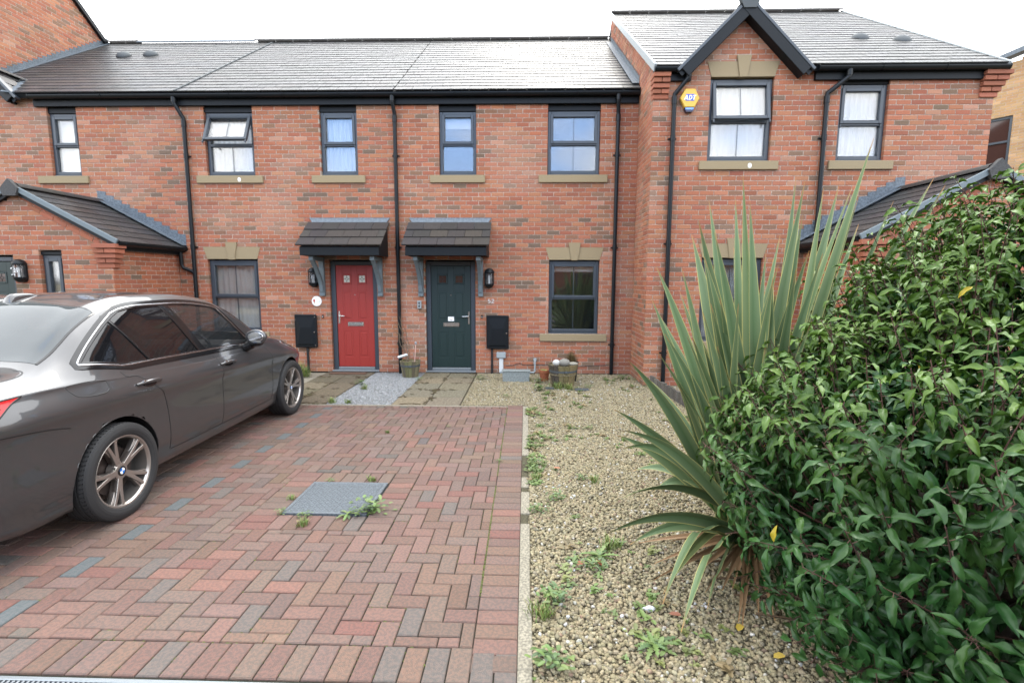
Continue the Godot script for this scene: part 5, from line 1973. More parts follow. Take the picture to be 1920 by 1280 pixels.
func weeds() -> void:
	for q in [
		["sprig", -1.13, 5.62, 0.20, "leafy green weed clump over the near right corner of the manhole cover"],
		["rosette", -1.30, 5.66, 0.15, "dandelion-like weed at the near edge of the manhole cover"],
		["sprig", -1.60, 5.70, 0.08, "small weed in front of the manhole cover's near edge"],
		["sprig", -1.80, 5.66, 0.08, "small trailing weed at the near left corner of the manhole cover"],
		["tuft", -1.56, 5.83, 0.075, "grass tuft in the paving just in front of the manhole cover"],
		["sprig", -1.66, 5.07, 0.07, "small weed at the far left corner of the manhole cover"],
		["tuft", -1.31, 5.05, 0.07, "grass tuft behind the far edge of the manhole cover"],
		["tuft", -1.83, 5.42, 0.05, "yellowish tuft beside the left edge of the manhole cover"],
		["sprig", -0.24, 4.55, 0.06, "small weed in the border joint of the drive beside the gap in the kerb"],
		["sprig", -0.9, 3.45, 0.055, "small weed growing out of the far part of the drive"],
		["tuft", -1.55, 3.7, 0.05, "grass tuft out in the middle of the drive, beyond the cover"],
		["rosette", 0.18, 3.35, 0.13, "flat weed beside the far stretch of the white kerb"],
		["sprig", 0.10, 4.62, 0.14, "low weed filling the gap in the white kerb"],
		["tuft", 0.10, 4.95, 0.07, "grass tuft beside the white kerb, nearer than the gap"],
		["sprig", 0.27, 5.35, 0.13, "low weed mat on the gravel near the middle of the kerb"],
		["sprig", 0.10, 5.55, 0.12, "low weed close against the kerb halfway along"],
		["rosette", 0.47, 6.16, 0.17, "large leafy weed in the open gravel left of the flax"],
		["sprig", 0.42, 6.30, 0.12, "small weed in front of the large leafy weed"],
		["tuft", 0.56, 6.06, 0.10, "brownish dock weed just behind the large leafy weed"],
		["sprig", 0.16, 6.62, 0.16, "wide weed mat by the kerb near the bottom of the photo"],
		["tuft", 0.10, 6.72, 0.10, "grass tuft by the nearest part of the kerb"],
		["rosette", 0.62, 6.92, 0.17, "pale green leafy weed in the nearest gravel"],
		["sprig", 0.12, 7.08, 0.16, "weed clump against the kerb at the bottom edge"],
		["sprig", 0.23, 0.86, 0.16, "green weed clump left of the half barrel, nearer the trough"],
		["sprig", 0.22, 1.45, 0.20, "wide green weed clump in front of the terracotta pot"],
		["tuft", 0.52, 1.30, 0.16, "long grass at the foot of the half barrel"],
		["tuft", 0.70, 1.32, 0.13, "thin grass at the right foot of the half barrel"],
		["sprig", -0.78, 0.62, 0.14, "weed on the gravel beside the slab path"],
		["sprig", 1.02, 1.2, 0.11, "small weed right of the half barrel"],
		["sprig", 1.72, 0.45, 0.15, "weed at the inner corner by the black downpipe"],
		["sprig", -0.28, 1.9, 0.09, "small weed in the gravel near the drive's far edge"],
		["rosette", 0.30, 2.25, 0.09, "flat weed beyond the end of the kerb"],
		["sprig", 0.75, 3.45, 0.09, "small weed in the middle of the gravel bed"],
		["sprig", 0.50, 4.95, 0.10, "small weed among the stones left of the flax"],
		["tuft", 0.60, 5.0, 0.08, "dark dry tuft on the gravel left of the flax"],
		["tuft", -4.12, 0.35, 0.30, "tall wild grass at the wall in front of the parked car"],
		["tuft", -3.95, 0.48, 0.22, "wild grass beside the slab path to the red door"],
		["sprig", -2.72, 1.1, 0.16, "grey-green flowering weed at the edge of the white chippings"],
		["tuft", -2.55, 1.45, 0.10, "grass tuft on the white chippings"],
		["tuft", -2.72, 2.35, 0.10, "grass at the drive end of the slab path to the red door"],
		["tuft", -2.48, 2.36, 0.08, "grass where the white chippings meet the drive"],
		["sprig", -1.83, 0.75, 0.12, "yellow-green weed at the edge of the slab path below the small tub"],
	]:
		weed(q[0], q[1], q[2], q[3], q[4])
	# seedlings and moss nobody could count, thickest along the kerb
	var sprig := MB.new()
	for k in 9:
		weed_leaf(sprig, Vector3(rng.randfn(0, 0.012), 0, rng.randfn(0, 0.012)), rng.randf() * TAU, rng.randf_range(0.018, 0.04), 0.005, rng.randf_range(0.1, 0.9), Color(1, 1, 1))
	var pl := []
	var tn := []
	for k in 900:
		var x := 0.05 + 2.2 * pow(rng.randf(), 2.6)
		var z := rng.randf_range(0.4, 7.1)
		if stain.get_noise_3d(x * 2.2, 17, z * 1.6) < 0.03 + 0.12 * x:
			continue
		pl.append(Transform3D(Basis(Vector3.UP, rng.randf() * TAU) * rng.randf_range(0.6, 1.7), Vector3(x, 0.002, z)))
		tn.append(tone([[0.6, Color(0.10, 0.15, 0.04)], [0.25, Color(0.14, 0.16, 0.05)], [0.15, Color(0.17, 0.13, 0.06)]], 0.25))
	tag(many(self, "seedlings", sprig.mesh(), M.weed, pl, tn), "tiny seedlings and moss scattered over the gravel beside the kerb", "seedlings")
	# fallen leaves and a bent strip of plastic lying on the stones
	for q in [[0.50, 6.28, Color(0.22, 0.07, 0.03), "rusty red fallen leaf beside the large leafy weed"], [0.38, 6.24, Color(0.24, 0.09, 0.04), "brown fallen leaf left of the large leafy weed"], [1.23, 6.98, Color(0.42, 0.30, 0.06), "yellow fallen leaf under the near edge of the laurel"], [1.12, 6.78, Color(0.45, 0.32, 0.05), "small yellow fallen leaf on the stones by the laurel"], [0.84, 6.72, Color(0.20, 0.08, 0.05), "dark red fallen leaf on the stones near the laurel"], [0.30, 4.72, Color(0.26, 0.10, 0.05), "orange-brown fallen leaf in the middle of the gravel"]]:
		var m := MB.new()
		weed_leaf(m, Vector3(-0.03, 0, 0), rng.randf() * TAU, 0.06, 0.012, 0.3, q[2])
		tag(put(self, "fallen_leaf", m, M.weed, Vector3(q[0], 0.012, q[1])), q[3], "leaf", "fallen leaves on the gravel")
	tag(put(self, "pale_stone", stone_shape(21), M.white_plastic, Vector3(0.66, 0.005, 6.66)), "large pale quartz stone lying in the near gravel", "stone").scale = Vector3(0.075, 0.05, 0.045)
	for k in 5:
		var m := MB.new()
		m.col = Color(0.14, 0.09, 0.05)
		var p := Vector3(1.0 + 0.05 * k, 0.02, 6.1 + 0.15 * k)
		m.tube([p, p + Vector3(0.2, 0.01, -0.06 + 0.03 * k), p + Vector3(0.42, 0.015, -0.12)], 0.006, 5)
		tag(put(self, "twig", m, M.bark), ["dead twig deepest under the laurel", "dead twig second deepest under the laurel", "dead twig midway under the laurel", "dead twig near the front under the laurel", "dead twig nearest the camera under the laurel"][k], "twig", "dead twigs under the laurel")


# ---------------------------------------------------------------- plants
func flax_leaf(parent: Node, p0: Vector3, tip: Vector3, bow: float, w: float, twist: float, kind := 0) -> void:
	var m := MB.new()
	var mid := p0.lerp(tip, 0.55) + Vector3.UP * bow
	var rows := []
	var cols := []
	var f := rng.randf_range(0.85, 1.15)
	var body := Color(0.108, 0.160, 0.078) * f
	var dark := Color(0.088, 0.138, 0.062) * f
	var pale := Color(0.150, 0.190, 0.098) * f
	var edge := Color(0.46, 0.41, 0.14)
	if kind == 1:
		body = Color(0.16, 0.19, 0.07); dark = Color(0.13, 0.16, 0.06)
	elif kind == 2:
		body = Color(0.52, 0.30, 0.035); dark = body; pale = body
	elif kind == 3:
		body = Color(0.23, 0.14, 0.075); dark = body; pale = Color(0.3, 0.2, 0.11); edge = body
	var n := 16
	var us := [-1.0, -0.92, -0.86, -0.08, 0.08, 0.86, 0.92, 1.0]
	var side := Vector3.ZERO
	for i in n + 1:
		var t := i / float(n)
		var a := p0.lerp(mid, t)
		var b := mid.lerp(tip, t)
		var p := a.lerp(b, t)
		var d := (b - a).normalized()
		var look := (EYE - p).normalized()
		var s := d.cross(look).normalized()
		if side == Vector3.ZERO:
			side = s.rotated(d, twist)
		var q := (side - d * side.dot(d)).normalized()
		q = q.rotated(d, 0.25 * sin(t * 2.2 + twist * 3) * 0.5)
		var nn := q.cross(d)
		if nn.dot(Vector3(0, 0.5, 1)) < 0:
			nn = -nn
		var ww := w * 0.5 * (0.42 + 0.58 * sin(PI * clampf(t * 0.95 + 0.12, 0, 1))) * (1.0 - pow(t, 5.0)) + 0.001
		var fold := lerpf(0.55, 0.22, t)
		var row := []
		var col := []
		for k in 8:
			var u: float = us[k]
			row.append(p + q * (u * ww) + nn * (absf(u) * ww * fold))
			var c: Color = [edge, edge.lerp(pale, 0.5), body, dark, dark, body, edge.lerp(pale, 0.5), edge][k]
			if k == 2 or k == 5:
				c = body.lerp(pale, 0.5)
			if t > 0.93:
				c = c.lerp(Color(0.35, 0.17, 0.06), (t - 0.93) / 0.07)
			if t < 0.25 and kind == 0:
				c = c.lerp(Color(0.16, 0.20, 0.08), 0.5 * (1.0 - t * 4))
			col.append(c)
		rows.append(row)
		cols.append(col)
	m.sheet(rows, cols)
	put(parent, "leaf", m, M.flax)


func flax() -> void:
	var F := thing("flax_plant", "large variegated flax with long sword-shaped leaves in front of the forward house", "flax plant", Vector3.ZERO)
	var tips := [
		Vector3(1.29, 2.29, 5.6), Vector3(1.59, 2.34, 5.3), Vector3(1.46, 2.41, 5.7), Vector3(1.39, 2.21, 6.0), Vector3(1.17, 2.12, 5.7), Vector3(1.11, 2.01, 6.1), Vector3(0.82, 1.81, 6.0), Vector3(0.9, 1.6, 5.5),
		Vector3(1.27, 2.08, 5.1), Vector3(1.18, 1.81, 5.4), Vector3(1.86, 2.43, 5.5), Vector3(2.02, 2.35, 5.6), Vector3(2.29, 2.41, 5.3), Vector3(2.15, 2.59, 5.9), Vector3(1.72, 2.13, 5.9), Vector3(1.73, 1.88, 6.1),
		Vector3(1.54, 1.79, 6.2), Vector3(3.01, 2.46, 5.3), Vector3(2.83, 2.37, 5.5), Vector3(0.93, 1.4, 6.2), Vector3(0.91, 1.39, 6.0), Vector3(0.91, 1.23, 5.7), Vector3(0.56, 1.25, 6.2), Vector3(1.23, 1.59, 6.2),
		Vector3(1.45, 1.73, 6.1), Vector3(1.24, 1.64, 5.2), Vector3(1.42, 1.79, 5.0), Vector3(1.12, 1.16, 5.2), Vector3(0.84, 1.13, 6.3), Vector3(2.68, 2.31, 5.2), Vector3(2.6, 2.17, 5.0), Vector3(1.96, 2.07, 5.2), Vector3(1.05, 1.45, 5.0), Vector3(1.75, 2.0, 4.9), Vector3(2.2, 1.9, 4.8), Vector3(1.62, 1.5, 6.25), Vector3(1.35, 1.35, 6.3), Vector3(1.12, 0.98, 6.4),
	]
	for k in tips.size():
		var b := Vector3(1.56 + rng.randfn(0, 0.07) + (tips[k].x - 1.5) * 0.10, 0.02, 5.72 + rng.randfn(0, 0.08) + (tips[k].z - 5.6) * 0.15)
		var l: float = (tips[k] - b).length()
		flax_leaf(F, b, tips[k] + Vector3(rng.randfn(0, 0.03), 0, rng.randfn(0, 0.05)), (0.07 + 0.10 * clampf((1.5 - tips[k].x) * 0.9, 0, 1) * rng.randf_range(0.6, 1.2)) * l, rng.randf_range(0.085, 0.118) * (0.78 if tips[k].x > 1.6 else 1.0) * clampf(l / 2.0, 0.7, 1.1), rng.randf_range(-0.95, 0.95))
	for k in 20:      # more blades, between and behind
		var a: Vector3 = tips[rng.randi() % tips.size()]
		var c: Vector3 = tips[rng.randi() % tips.size()]
		var tp := a.lerp(c, rng.randf_range(0.15, 0.5)) + Vector3(rng.randfn(0, 0.12) - 0.08, rng.randf_range(-0.25, 0.08), rng.randfn(0, 0.2))
		var b := Vector3(1.54 + rng.randfn(0, 0.08), 0.02, 5.74 + rng.randfn(0, 0.1))
		flax_leaf(F, b, tp, rng.randf_range(0.10, 0.24), rng.randf_range(0.07, 0.10), rng.randf_range(-1.0, 1.0), 1 if rng.randf() < 0.15 else 0)
	for q in [[Vector3(0.55, 0.93, 6.1), 0.16], [Vector3(0.9, 1.0, 5.2), 0.2], [Vector3(0.46, 0.49, 6.5), 0.42], [Vector3(0.65, 0.64, 5.7), 0.16], [Vector3(0.44, 0.32, 6.5), 0.32], [Vector3(0.63, 0.16, 6.3), 0.25], [Vector3(0.72, 0.06, 6.7), 0.52], [Vector3(0.77, 0.02, 6.85), 0.5], [Vector3(0.95, 0.04, 6.7), 0.3], [Vector3(0.54, 0.89, 6.4), 0.3], [Vector3(0.79, 0.34, 5.6), 0.3], [Vector3(0.91, 0.22, 5.7), 0.3], [Vector3(0.60, 0.72, 6.2), 0.34]]:
		var b := Vector3(1.42 + rng.randfn(0, 0.06), 0.10, 5.85 + rng.randfn(0, 0.1) + (q[0].z - 6.0) * 0.3)
		flax_leaf(F, b, q[0], q[1], rng.randf_range(0.075, 0.095), rng.randf_range(-0.4, 0.4))
	flax_leaf(F, Vector3(1.4, 0.1, 5.9), Vector3(0.75, 0.05, 6.6), 0.2, 0.05, 0.2, 1)
	flax_leaf(F, Vector3(1.46, 0.42, 6.05), Vector3(1.15, 0.70, 6.2), 0.05, 0.06, 0.2, 2)
	for k in 14:       # dead leaves lying at the base
		var a := rng.randf_range(2.2, 4.2)
		flax_leaf(F, Vector3(1.5, 0.05, 5.95), Vector3(1.5 + cos(a) * rng.randf_range(0.4, 0.8), 0.015, 6.1 - sin(a) * 0.5 + rng.randf_range(0, 0.35)), 0.05, 0.035, rng.randf_range(-0.5, 0.5), 3)


func laurel_leaf(sd: int) -> ArrayMesh:
	var r := RandomNumberGenerator.new()
	r.seed = sd
	var m := MB.new()
	var rows := []
	var cols := []
	var bend := r.randf_range(0.6, 1.3)
	var fold := r.randf_range(0.35, 0.7)
	var wav := r.randf_range(0.12, 0.24)
	var ph := r.randf() * TAU
	var n := 12
	var y := 0.0
	var z := 0.0
	for i in n + 1:
		var t := i / float(n)
		var an := -bend * t * 1.15 + 0.12
		if i > 0:
			z += cos(an) / n
			y += sin(an) / n
		var w := 0.172 * pow(sin(PI * pow(t, 0.78)), 1.05) if i < n else 0.0
		var row := []
		var col := []
		for u in [-1.0, -0.55, 0.0, 0.55, 1.0]:
			var up: float = absf(u) * w * fold + wav * w * sin(t * 14.0 + ph + u * 2.0) * absf(u) * 1.6
			row.append(Vector3(u * w * 0.92, y + up * cos(an), z - up * sin(an)))
			var c := Color(1, 1, 1)
			if u == 0.0: c = Color(1.35, 1.3, 1.15)
			elif absf(u) == 1.0: c = Color(1.5, 1.45, 1.2)
			col.append(c)
		rows.append(row)
		cols.append(col)
	m.sheet(rows, cols)
	return m.mesh()


func laurel() -> void:
	var B := thing("laurel_bush", "big glossy green laurel bush filling the right foreground", "bush", Vector3.ZERO)
	var lobes := [[Vector3(2.38, 0.66, 6.85), Vector3(1.28, 0.80, 1.30)], [Vector3(3.15, 1.10, 6.35), Vector3(1.2, 0.88, 1.1)], [Vector3(1.92, 0.80, 6.2), Vector3(0.58, 0.58, 0.58)], [Vector3(2.55, 1.15, 6.1), Vector3(0.72, 0.62, 0.7)], [Vector3(3.4, 0.7, 7.4), Vector3(1.25, 0.85, 1.1)], [Vector3(3.2, 0.8, 5.6), Vector3(1.2, 0.85, 1.1)], [Vector3(1.85, 0.42, 6.98), Vector3(0.62, 0.42, 0.55)], [Vector3(3.35, 1.40, 6.0), Vector3(0.95, 0.92, 0.9)], [Vector3(2.15, 0.5, 7.35), Vector3(0.72, 0.5, 0.6)]]
	var leaves := []      # [distance, transform, colour]
	var stems := MB.new()
	var lump := FastNoiseLite.new()
	lump.seed = 5
	lump.frequency = 1.6
	for li in lobes.size():
		var c: Vector3 = lobes[li][0]
		var r: Vector3 = lobes[li][1]
		var count := int(215.0 * (r.x * r.y + r.y * r.z + r.x * r.z) / 1.0)
		for k in count:
			var d := Vector3(rng.randfn(), rng.randfn(), rng.randfn()).normalized()
			var p := c + d * r
			if p.y < 0.10:
				continue
			var deep := false
			for lj in lobes.size():
				if lj != li and ((p - lobes[lj][0]) / lobes[lj][1]).length() < 0.9:
					deep = true
			if deep:
				continue
			var out := (d / r).normalized()
			var facing := out.dot((EYE - p).normalized())
			if facing < -0.55:
				continue
			p += out * (lump.get_noise_3dv(p) * 0.16 - 0.05)
			var dir := (out * 0.75 + Vector3.UP * (0.55 + 0.35 * clampf(p.y - 1.0, 0, 1)) + Vector3(rng.randfn(), rng.randfn(), rng.randfn()) * 0.22).normalized()
			var long := rng.randf_range(0.20, 0.36)
			if p.y > 1.4 and rng.randf() < 0.35:
				long += rng.randf_range(0.05, 0.28)
			var foot := p - dir * 0.20
			var side := dir.cross(Vector3.UP).normalized()
			var tipp := p + dir * (long - 0.08) + side * rng.randfn(0, 0.03)
			stems.col = Color(0.095, 0.044, 0.032) * rng.randf_range(0.8, 1.3)
			stems.tube([foot - dir * 0.15 - out * 0.1, foot, foot.lerp(tipp, 0.5) + side * 0.01, tipp], [0.005, 0.0038, 0.0028, 0.0018], 5, false)
			var n := int(8 + long * 40)
			for q in n:
				var t := (q + 0.5) / n
				var at := foot.lerp(tipp, t)
				var a := q * 2.4 + k
				var ax := (side * cos(a) + side.cross(dir) * sin(a)).normalized()
				var lift := lerpf(-0.45, 0.55, pow(t, 1.8))
				var ld := (ax + dir * lift + Vector3(rng.randfn(), rng.randfn(), rng.randfn()) * 0.18 + Vector3.DOWN * (0.42 - 0.25 * t)).normalized()
				var size := rng.randf_range(0.072, 0.108) * (0.45 + 0.55 * sin(PI * clampf(0.32 + (1.0 - t) * 0.6, 0, 1)) if t > 0.7 else 1.0)
				var up := (dir * 0.6 + Vector3.UP + out * 0.5)
				up = (up - ld * up.dot(ld)).normalized()
				up = up.rotated(ld, rng.randfn(0, 0.4))
				var x := up.cross(ld)
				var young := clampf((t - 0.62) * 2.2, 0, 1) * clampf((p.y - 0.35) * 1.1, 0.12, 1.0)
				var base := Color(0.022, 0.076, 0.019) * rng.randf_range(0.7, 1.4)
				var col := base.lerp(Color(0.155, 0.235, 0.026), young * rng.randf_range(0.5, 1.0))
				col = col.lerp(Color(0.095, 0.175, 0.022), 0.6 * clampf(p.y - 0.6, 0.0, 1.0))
				if rng.randf() < 0.003:
					col = Color(0.42, 0.33, 0.03)
				var pe := at + ld * 0.018
				stems.tube([at, pe], 0.0016, 3, false)
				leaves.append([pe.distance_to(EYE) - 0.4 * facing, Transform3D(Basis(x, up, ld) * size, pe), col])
	# older leaves deeper in, closing the crown
	for li in lobes.size():
		var c: Vector3 = lobes[li][0]
		var r: Vector3 = lobes[li][1]
		for k in int(1500 * r.x * r.y):
			var d := Vector3(rng.randfn(), rng.randfn(), rng.randfn()).normalized()
			var p := c + d * r * rng.randf_range(0.68, 0.96)
			if p.y < 0.05:
				continue
			var ld := (d + Vector3(rng.randfn(), rng.randfn() - 0.4, rng.randfn()) * 0.8).normalized()
			var up := (Vector3.UP + d * 0.6 + Vector3(rng.randfn(), rng.randfn(), rng.randfn()) * 0.3)
			up = (up - ld * up.dot(ld)).normalized()
			leaves.append([99.0, Transform3D(Basis(up.cross(ld), up, ld) * rng.randf_range(0.09, 0.13), p), Color(0.020, 0.068, 0.017) * rng.randf_range(0.7, 1.3)])
	for k in 22:
		var e: Vector3 = lobes[k % lobes.size()][0] + Vector3(rng.randfn(0, 0.5), rng.randf_range(0, 0.5), rng.randfn(0, 0.5))
		stems.col = Color(0.10, 0.075, 0.055)
		var f := Vector3(2.4 + rng.randfn(0, 0.25), 0.0, 6.6 + rng.randfn(0, 0.25))
		stems.tube([f, f.lerp(e, 0.4) + Vector3(0, 0.1, 0), e], [0.03, 0.022, 0.012], 7, false)
	put(B, "stems", stems, M.bark)
	leaves.sort_custom(func(p, q): return p[0] < q[0])
	var shapes := []
	for k in 5:
		shapes.append(laurel_leaf(40 + k))
	var places := [[], [], [], [], []]
	var tints := [[], [], [], [], []]
	var mats := []
	for k in 14:
		var m: StandardMaterial3D = M.leaf.duplicate()
		mats.append([m, null])
	for k in leaves.size():
		var s := rng.randi() % 5
		if k < 298:
			var o := MeshInstance3D.new()
			o.name = numbered(B, "leaf")
			o.mesh = shapes[s]
			var mi := k % 14
			if mats[mi][1] == null:
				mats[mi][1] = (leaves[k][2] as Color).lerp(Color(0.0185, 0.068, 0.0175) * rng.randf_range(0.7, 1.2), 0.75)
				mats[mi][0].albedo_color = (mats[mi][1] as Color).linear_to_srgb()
			o.material_override = mats[mi][0]
			o.transform = leaves[k][1]
			B.add_child(o)
		else:
			places[s].append(leaves[k][1])
			tints[s].append(leaves[k][2])
	for s in 5:
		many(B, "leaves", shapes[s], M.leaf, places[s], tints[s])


# what stands across the road: it shows in the windows and in the car's paint
func across_the_road() -> void:
	var H := thing("brick_house", "long red brick house across the road, mirrored in the windows", "house")
	put(H, "wall", MB_box(Vector3(-26, -0.1, 24.0), Vector3(16, 5.0, 31.0)), M.far_brick)
	var r := MB.new()
	r.quad(Vector3(16.3, 4.9, 23.6), Vector3(-26.3, 4.9, 23.6), Vector3(-26.3, 7.4, 27.5), Vector3(16.3, 7.4, 27.5))
	r.quad(Vector3(-26.3, 4.9, 31.4), Vector3(16.3, 4.9, 31.4), Vector3(16.3, 7.4, 27.5), Vector3(-26.3, 7.4, 27.5))
	put(H, "roof", r, M.slate_far)
	for k in 13:
		for y in [0.9, 3.4]:
			var w := put(H, "window", MB_box(Vector3(-24.6 + k * 3.1, y, 23.93), Vector3(-23.4 + k * 3.1, y + 1.3, 23.99)), M.frame)
			put(w, "pane", MB_box(Vector3(-24.5 + k * 3.1, y + 0.08, 23.90), Vector3(-23.5 + k * 3.1, y + 1.22, 23.925)), M.dark_pane)
	var hd := thing("hedge", "dark clipped hedge along the far side of the road, mirrored in the windows", "hedge")
	var shape := laurel_leaf(77)
	var pl := []
	var tn := []
	for k in 9000:
		var x := rng.randf_range(-14, 12)
		var h: float = 1.7 + 0.7 * stain.get_noise_2d(x * 1.3, 3.0) * 2.0
		var y := rng.randf() * h
		var ld := Vector3(rng.randfn(), rng.randfn(), rng.randfn() - 0.8).normalized()
		var up := Vector3(rng.randfn() * 0.4, 1, rng.randfn() * 0.4)
		up = (up - ld * up.dot(ld)).normalized()
		pl.append(Transform3D(Basis(up.cross(ld), up, ld) * rng.randf_range(0.2, 0.3), Vector3(x, y, 17.4 + rng.randf_range(-0.35, 0.8))))
		tn.append(tone([[0.6, Color(0.025, 0.06, 0.016)], [0.4, Color(0.09, 0.11, 0.02)]], 0.3))
	many(hd, "leaves", shape, M.leaf, pl, tn)


# ---------------------------------------------------------------- the car: a saloon, nose to the house
const KX := 1.02
const KY := 1.085
const AX := [1.038, 3.848]
var T := {}


func tab(key: String, s: float) -> float:
	var a: Array = T[key]
	var n := a.size() / 2
	if s <= a[0]:
		return a[1]
	for i in n - 1:
		if s <= a[2 * i + 2]:
			var x0: float = a[2 * i]; var x1: float = a[2 * i + 2]
			var y0: float = a[2 * i + 1]; var y1: float = a[2 * i + 3]
			var m0: float = 0.0; var m1: float = 0.0
			var d := (y1 - y0) / (x1 - x0)
			if i > 0:
				var dp: float = (y0 - a[2 * i - 1]) / (x0 - a[2 * i - 2])
				m0 = (dp + d) / 2 if dp * d > 0 else 0.0
			else:
				m0 = d
			if i < n - 2:
				var dn: float = (a[2 * i + 5] - y1) / (a[2 * i + 4] - x1)
				m1 = (dn + d) / 2 if dn * d > 0 else 0.0
			else:
				m1 = d
			var h := x1 - x0
			var t := (s - x0) / h
			var t2 := t * t
			var t3 := t2 * t
			return (2 * t3 - 3 * t2 + 1) * y0 + (t3 - 2 * t2 + t) * h * m0 + (-2 * t3 + 3 * t2) * y1 + (t3 - t2) * h * m1
	return a[2 * n - 1]


# the eleven points of half a cross-section at s metres from the tail
func section(s: float) -> Array:
	var w := tab("plan", s)
	var belt := tab("belt", s)
	var xb := tab("belt_x", s)
	var xr := tab("rail_x", s)
	var yr := tab("rail", s)
	var yc := tab("roof", s)
	var sw := tab("swage", s)
	var lo := tab("sill", s)
	return [Vector2(0.60 * w, lo), Vector2(0.815 * w, lo + 0.01), Vector2(0.862 * w, lo + 0.12), Vector2(0.886 * w, lo + 0.30 * (sw - lo) + 0.08), Vector2(0.889 * w, sw - 0.10), Vector2(0.905 * w, sw), Vector2(lerpf(0.885 * w, xb, 0.55), lerpf(sw, belt, 0.72)), Vector2(xb, belt), Vector2(xr, yr), Vector2(xr * 0.62, lerpf(yr, yc, 0.72)), Vector2(0, yc)]


var cache := {}


func skin_at(s: float, t: float) -> Vector3:
	var key := int(round(s * 2000))
	if not cache.has(key):
		cache[key] = section(s)
	var P: Array = cache[key]
	var i := clampi(int(t), 0, 9)
	var f := t - i
	var p0: Vector2 = P[maxi(i - 1, 0)]; var p1: Vector2 = P[i]; var p2: Vector2 = P[i + 1]; var p3: Vector2 = P[mini(i + 2, 10)]
	if i == 9:
		p3 = Vector2(-P[9].x, P[9].y)
	var q := p1.cubic_interpolate(p2, p0, p3, f)
	return Vector3(maxf(q.x, 0.0) * KX, q.y * KY, -(s - AX[0]))


func skin_out(s: float, t: float, off: float, sg := 1.0) -> Vector3:
	var p := skin_at(s, t)
	var a := skin_at(s + 0.01, t) - skin_at(s - 0.01, t)
	var b := skin_at(s, minf(t + 0.05, 10)) - skin_at(s, maxf(t - 0.05, 0))
	var n := b.cross(a).normalized()
	if n.x < -0.001 or (absf(n.x) <= 0.001 and n.y < 0):
		n = -n
	p += n * off
	p.x *= sg
	return p


# a flat band lying on the body along (s, t) points
func band(m: MB, pts: Array, w: float, off: float, sg: float, closed := false) -> void:
	var rows := []
	var c := []
	for q in pts:
		c.append(skin_out(q[0], q[1], off, sg))
	var n := c.size()
	for i in n:
		var d: Vector3 = (c[(i + 1) % n if closed else mini(i + 1, n - 1)] - c[(i - 1 + n) % n if closed else maxi(i - 1, 0)]).normalized()
		var o: Vector3 = (skin_out(pts[i][0], pts[i][1], off + 0.02, sg) - c[i]).normalized()
		var x := d.cross(o).normalized()
		rows.append([c[i] - x * w / 2 - o * 0.004, c[i] - x * w * 0.42, c[i] + x * w * 0.42, c[i] + x * w / 2 - o * 0.004])
	if closed:
		rows.append(rows[0])
	m.sheet(rows)


func smooth_path(pts: Array, per := 6) -> Array:
	var out := []
	for i in pts.size() - 1:
		for k in per:
			var a = pts[maxi(i - 1, 0)]; var b = pts[i]; var c = pts[i + 1]; var d = pts[mini(i + 2, pts.size() - 1)]
			var f := k / float(per)
			out.append([cubic_interpolate(b[0], c[0], a[0], d[0], f), cubic_interpolate(b[1], c[1], a[1], d[1], f)])
	out.append(pts[-1])
	return out


func side_glass(s: float, t: float) -> bool:
	var q := t - 7.0
	if q < 0.10 or q > 0.95:
		return false
	return s > glass_back(q) and s < glass_front(q)


func glass_back(q: float) -> float:
	if q < 0.45:
		return 0.87 + 0.60 * pow(1.0 - q / 0.45, 1.5)
	return 0.87 + 0.66 * pow((q - 0.45) / 0.55, 1.6)


func glass_front(q: float) -> float:
	return 3.20 - 0.50 * q


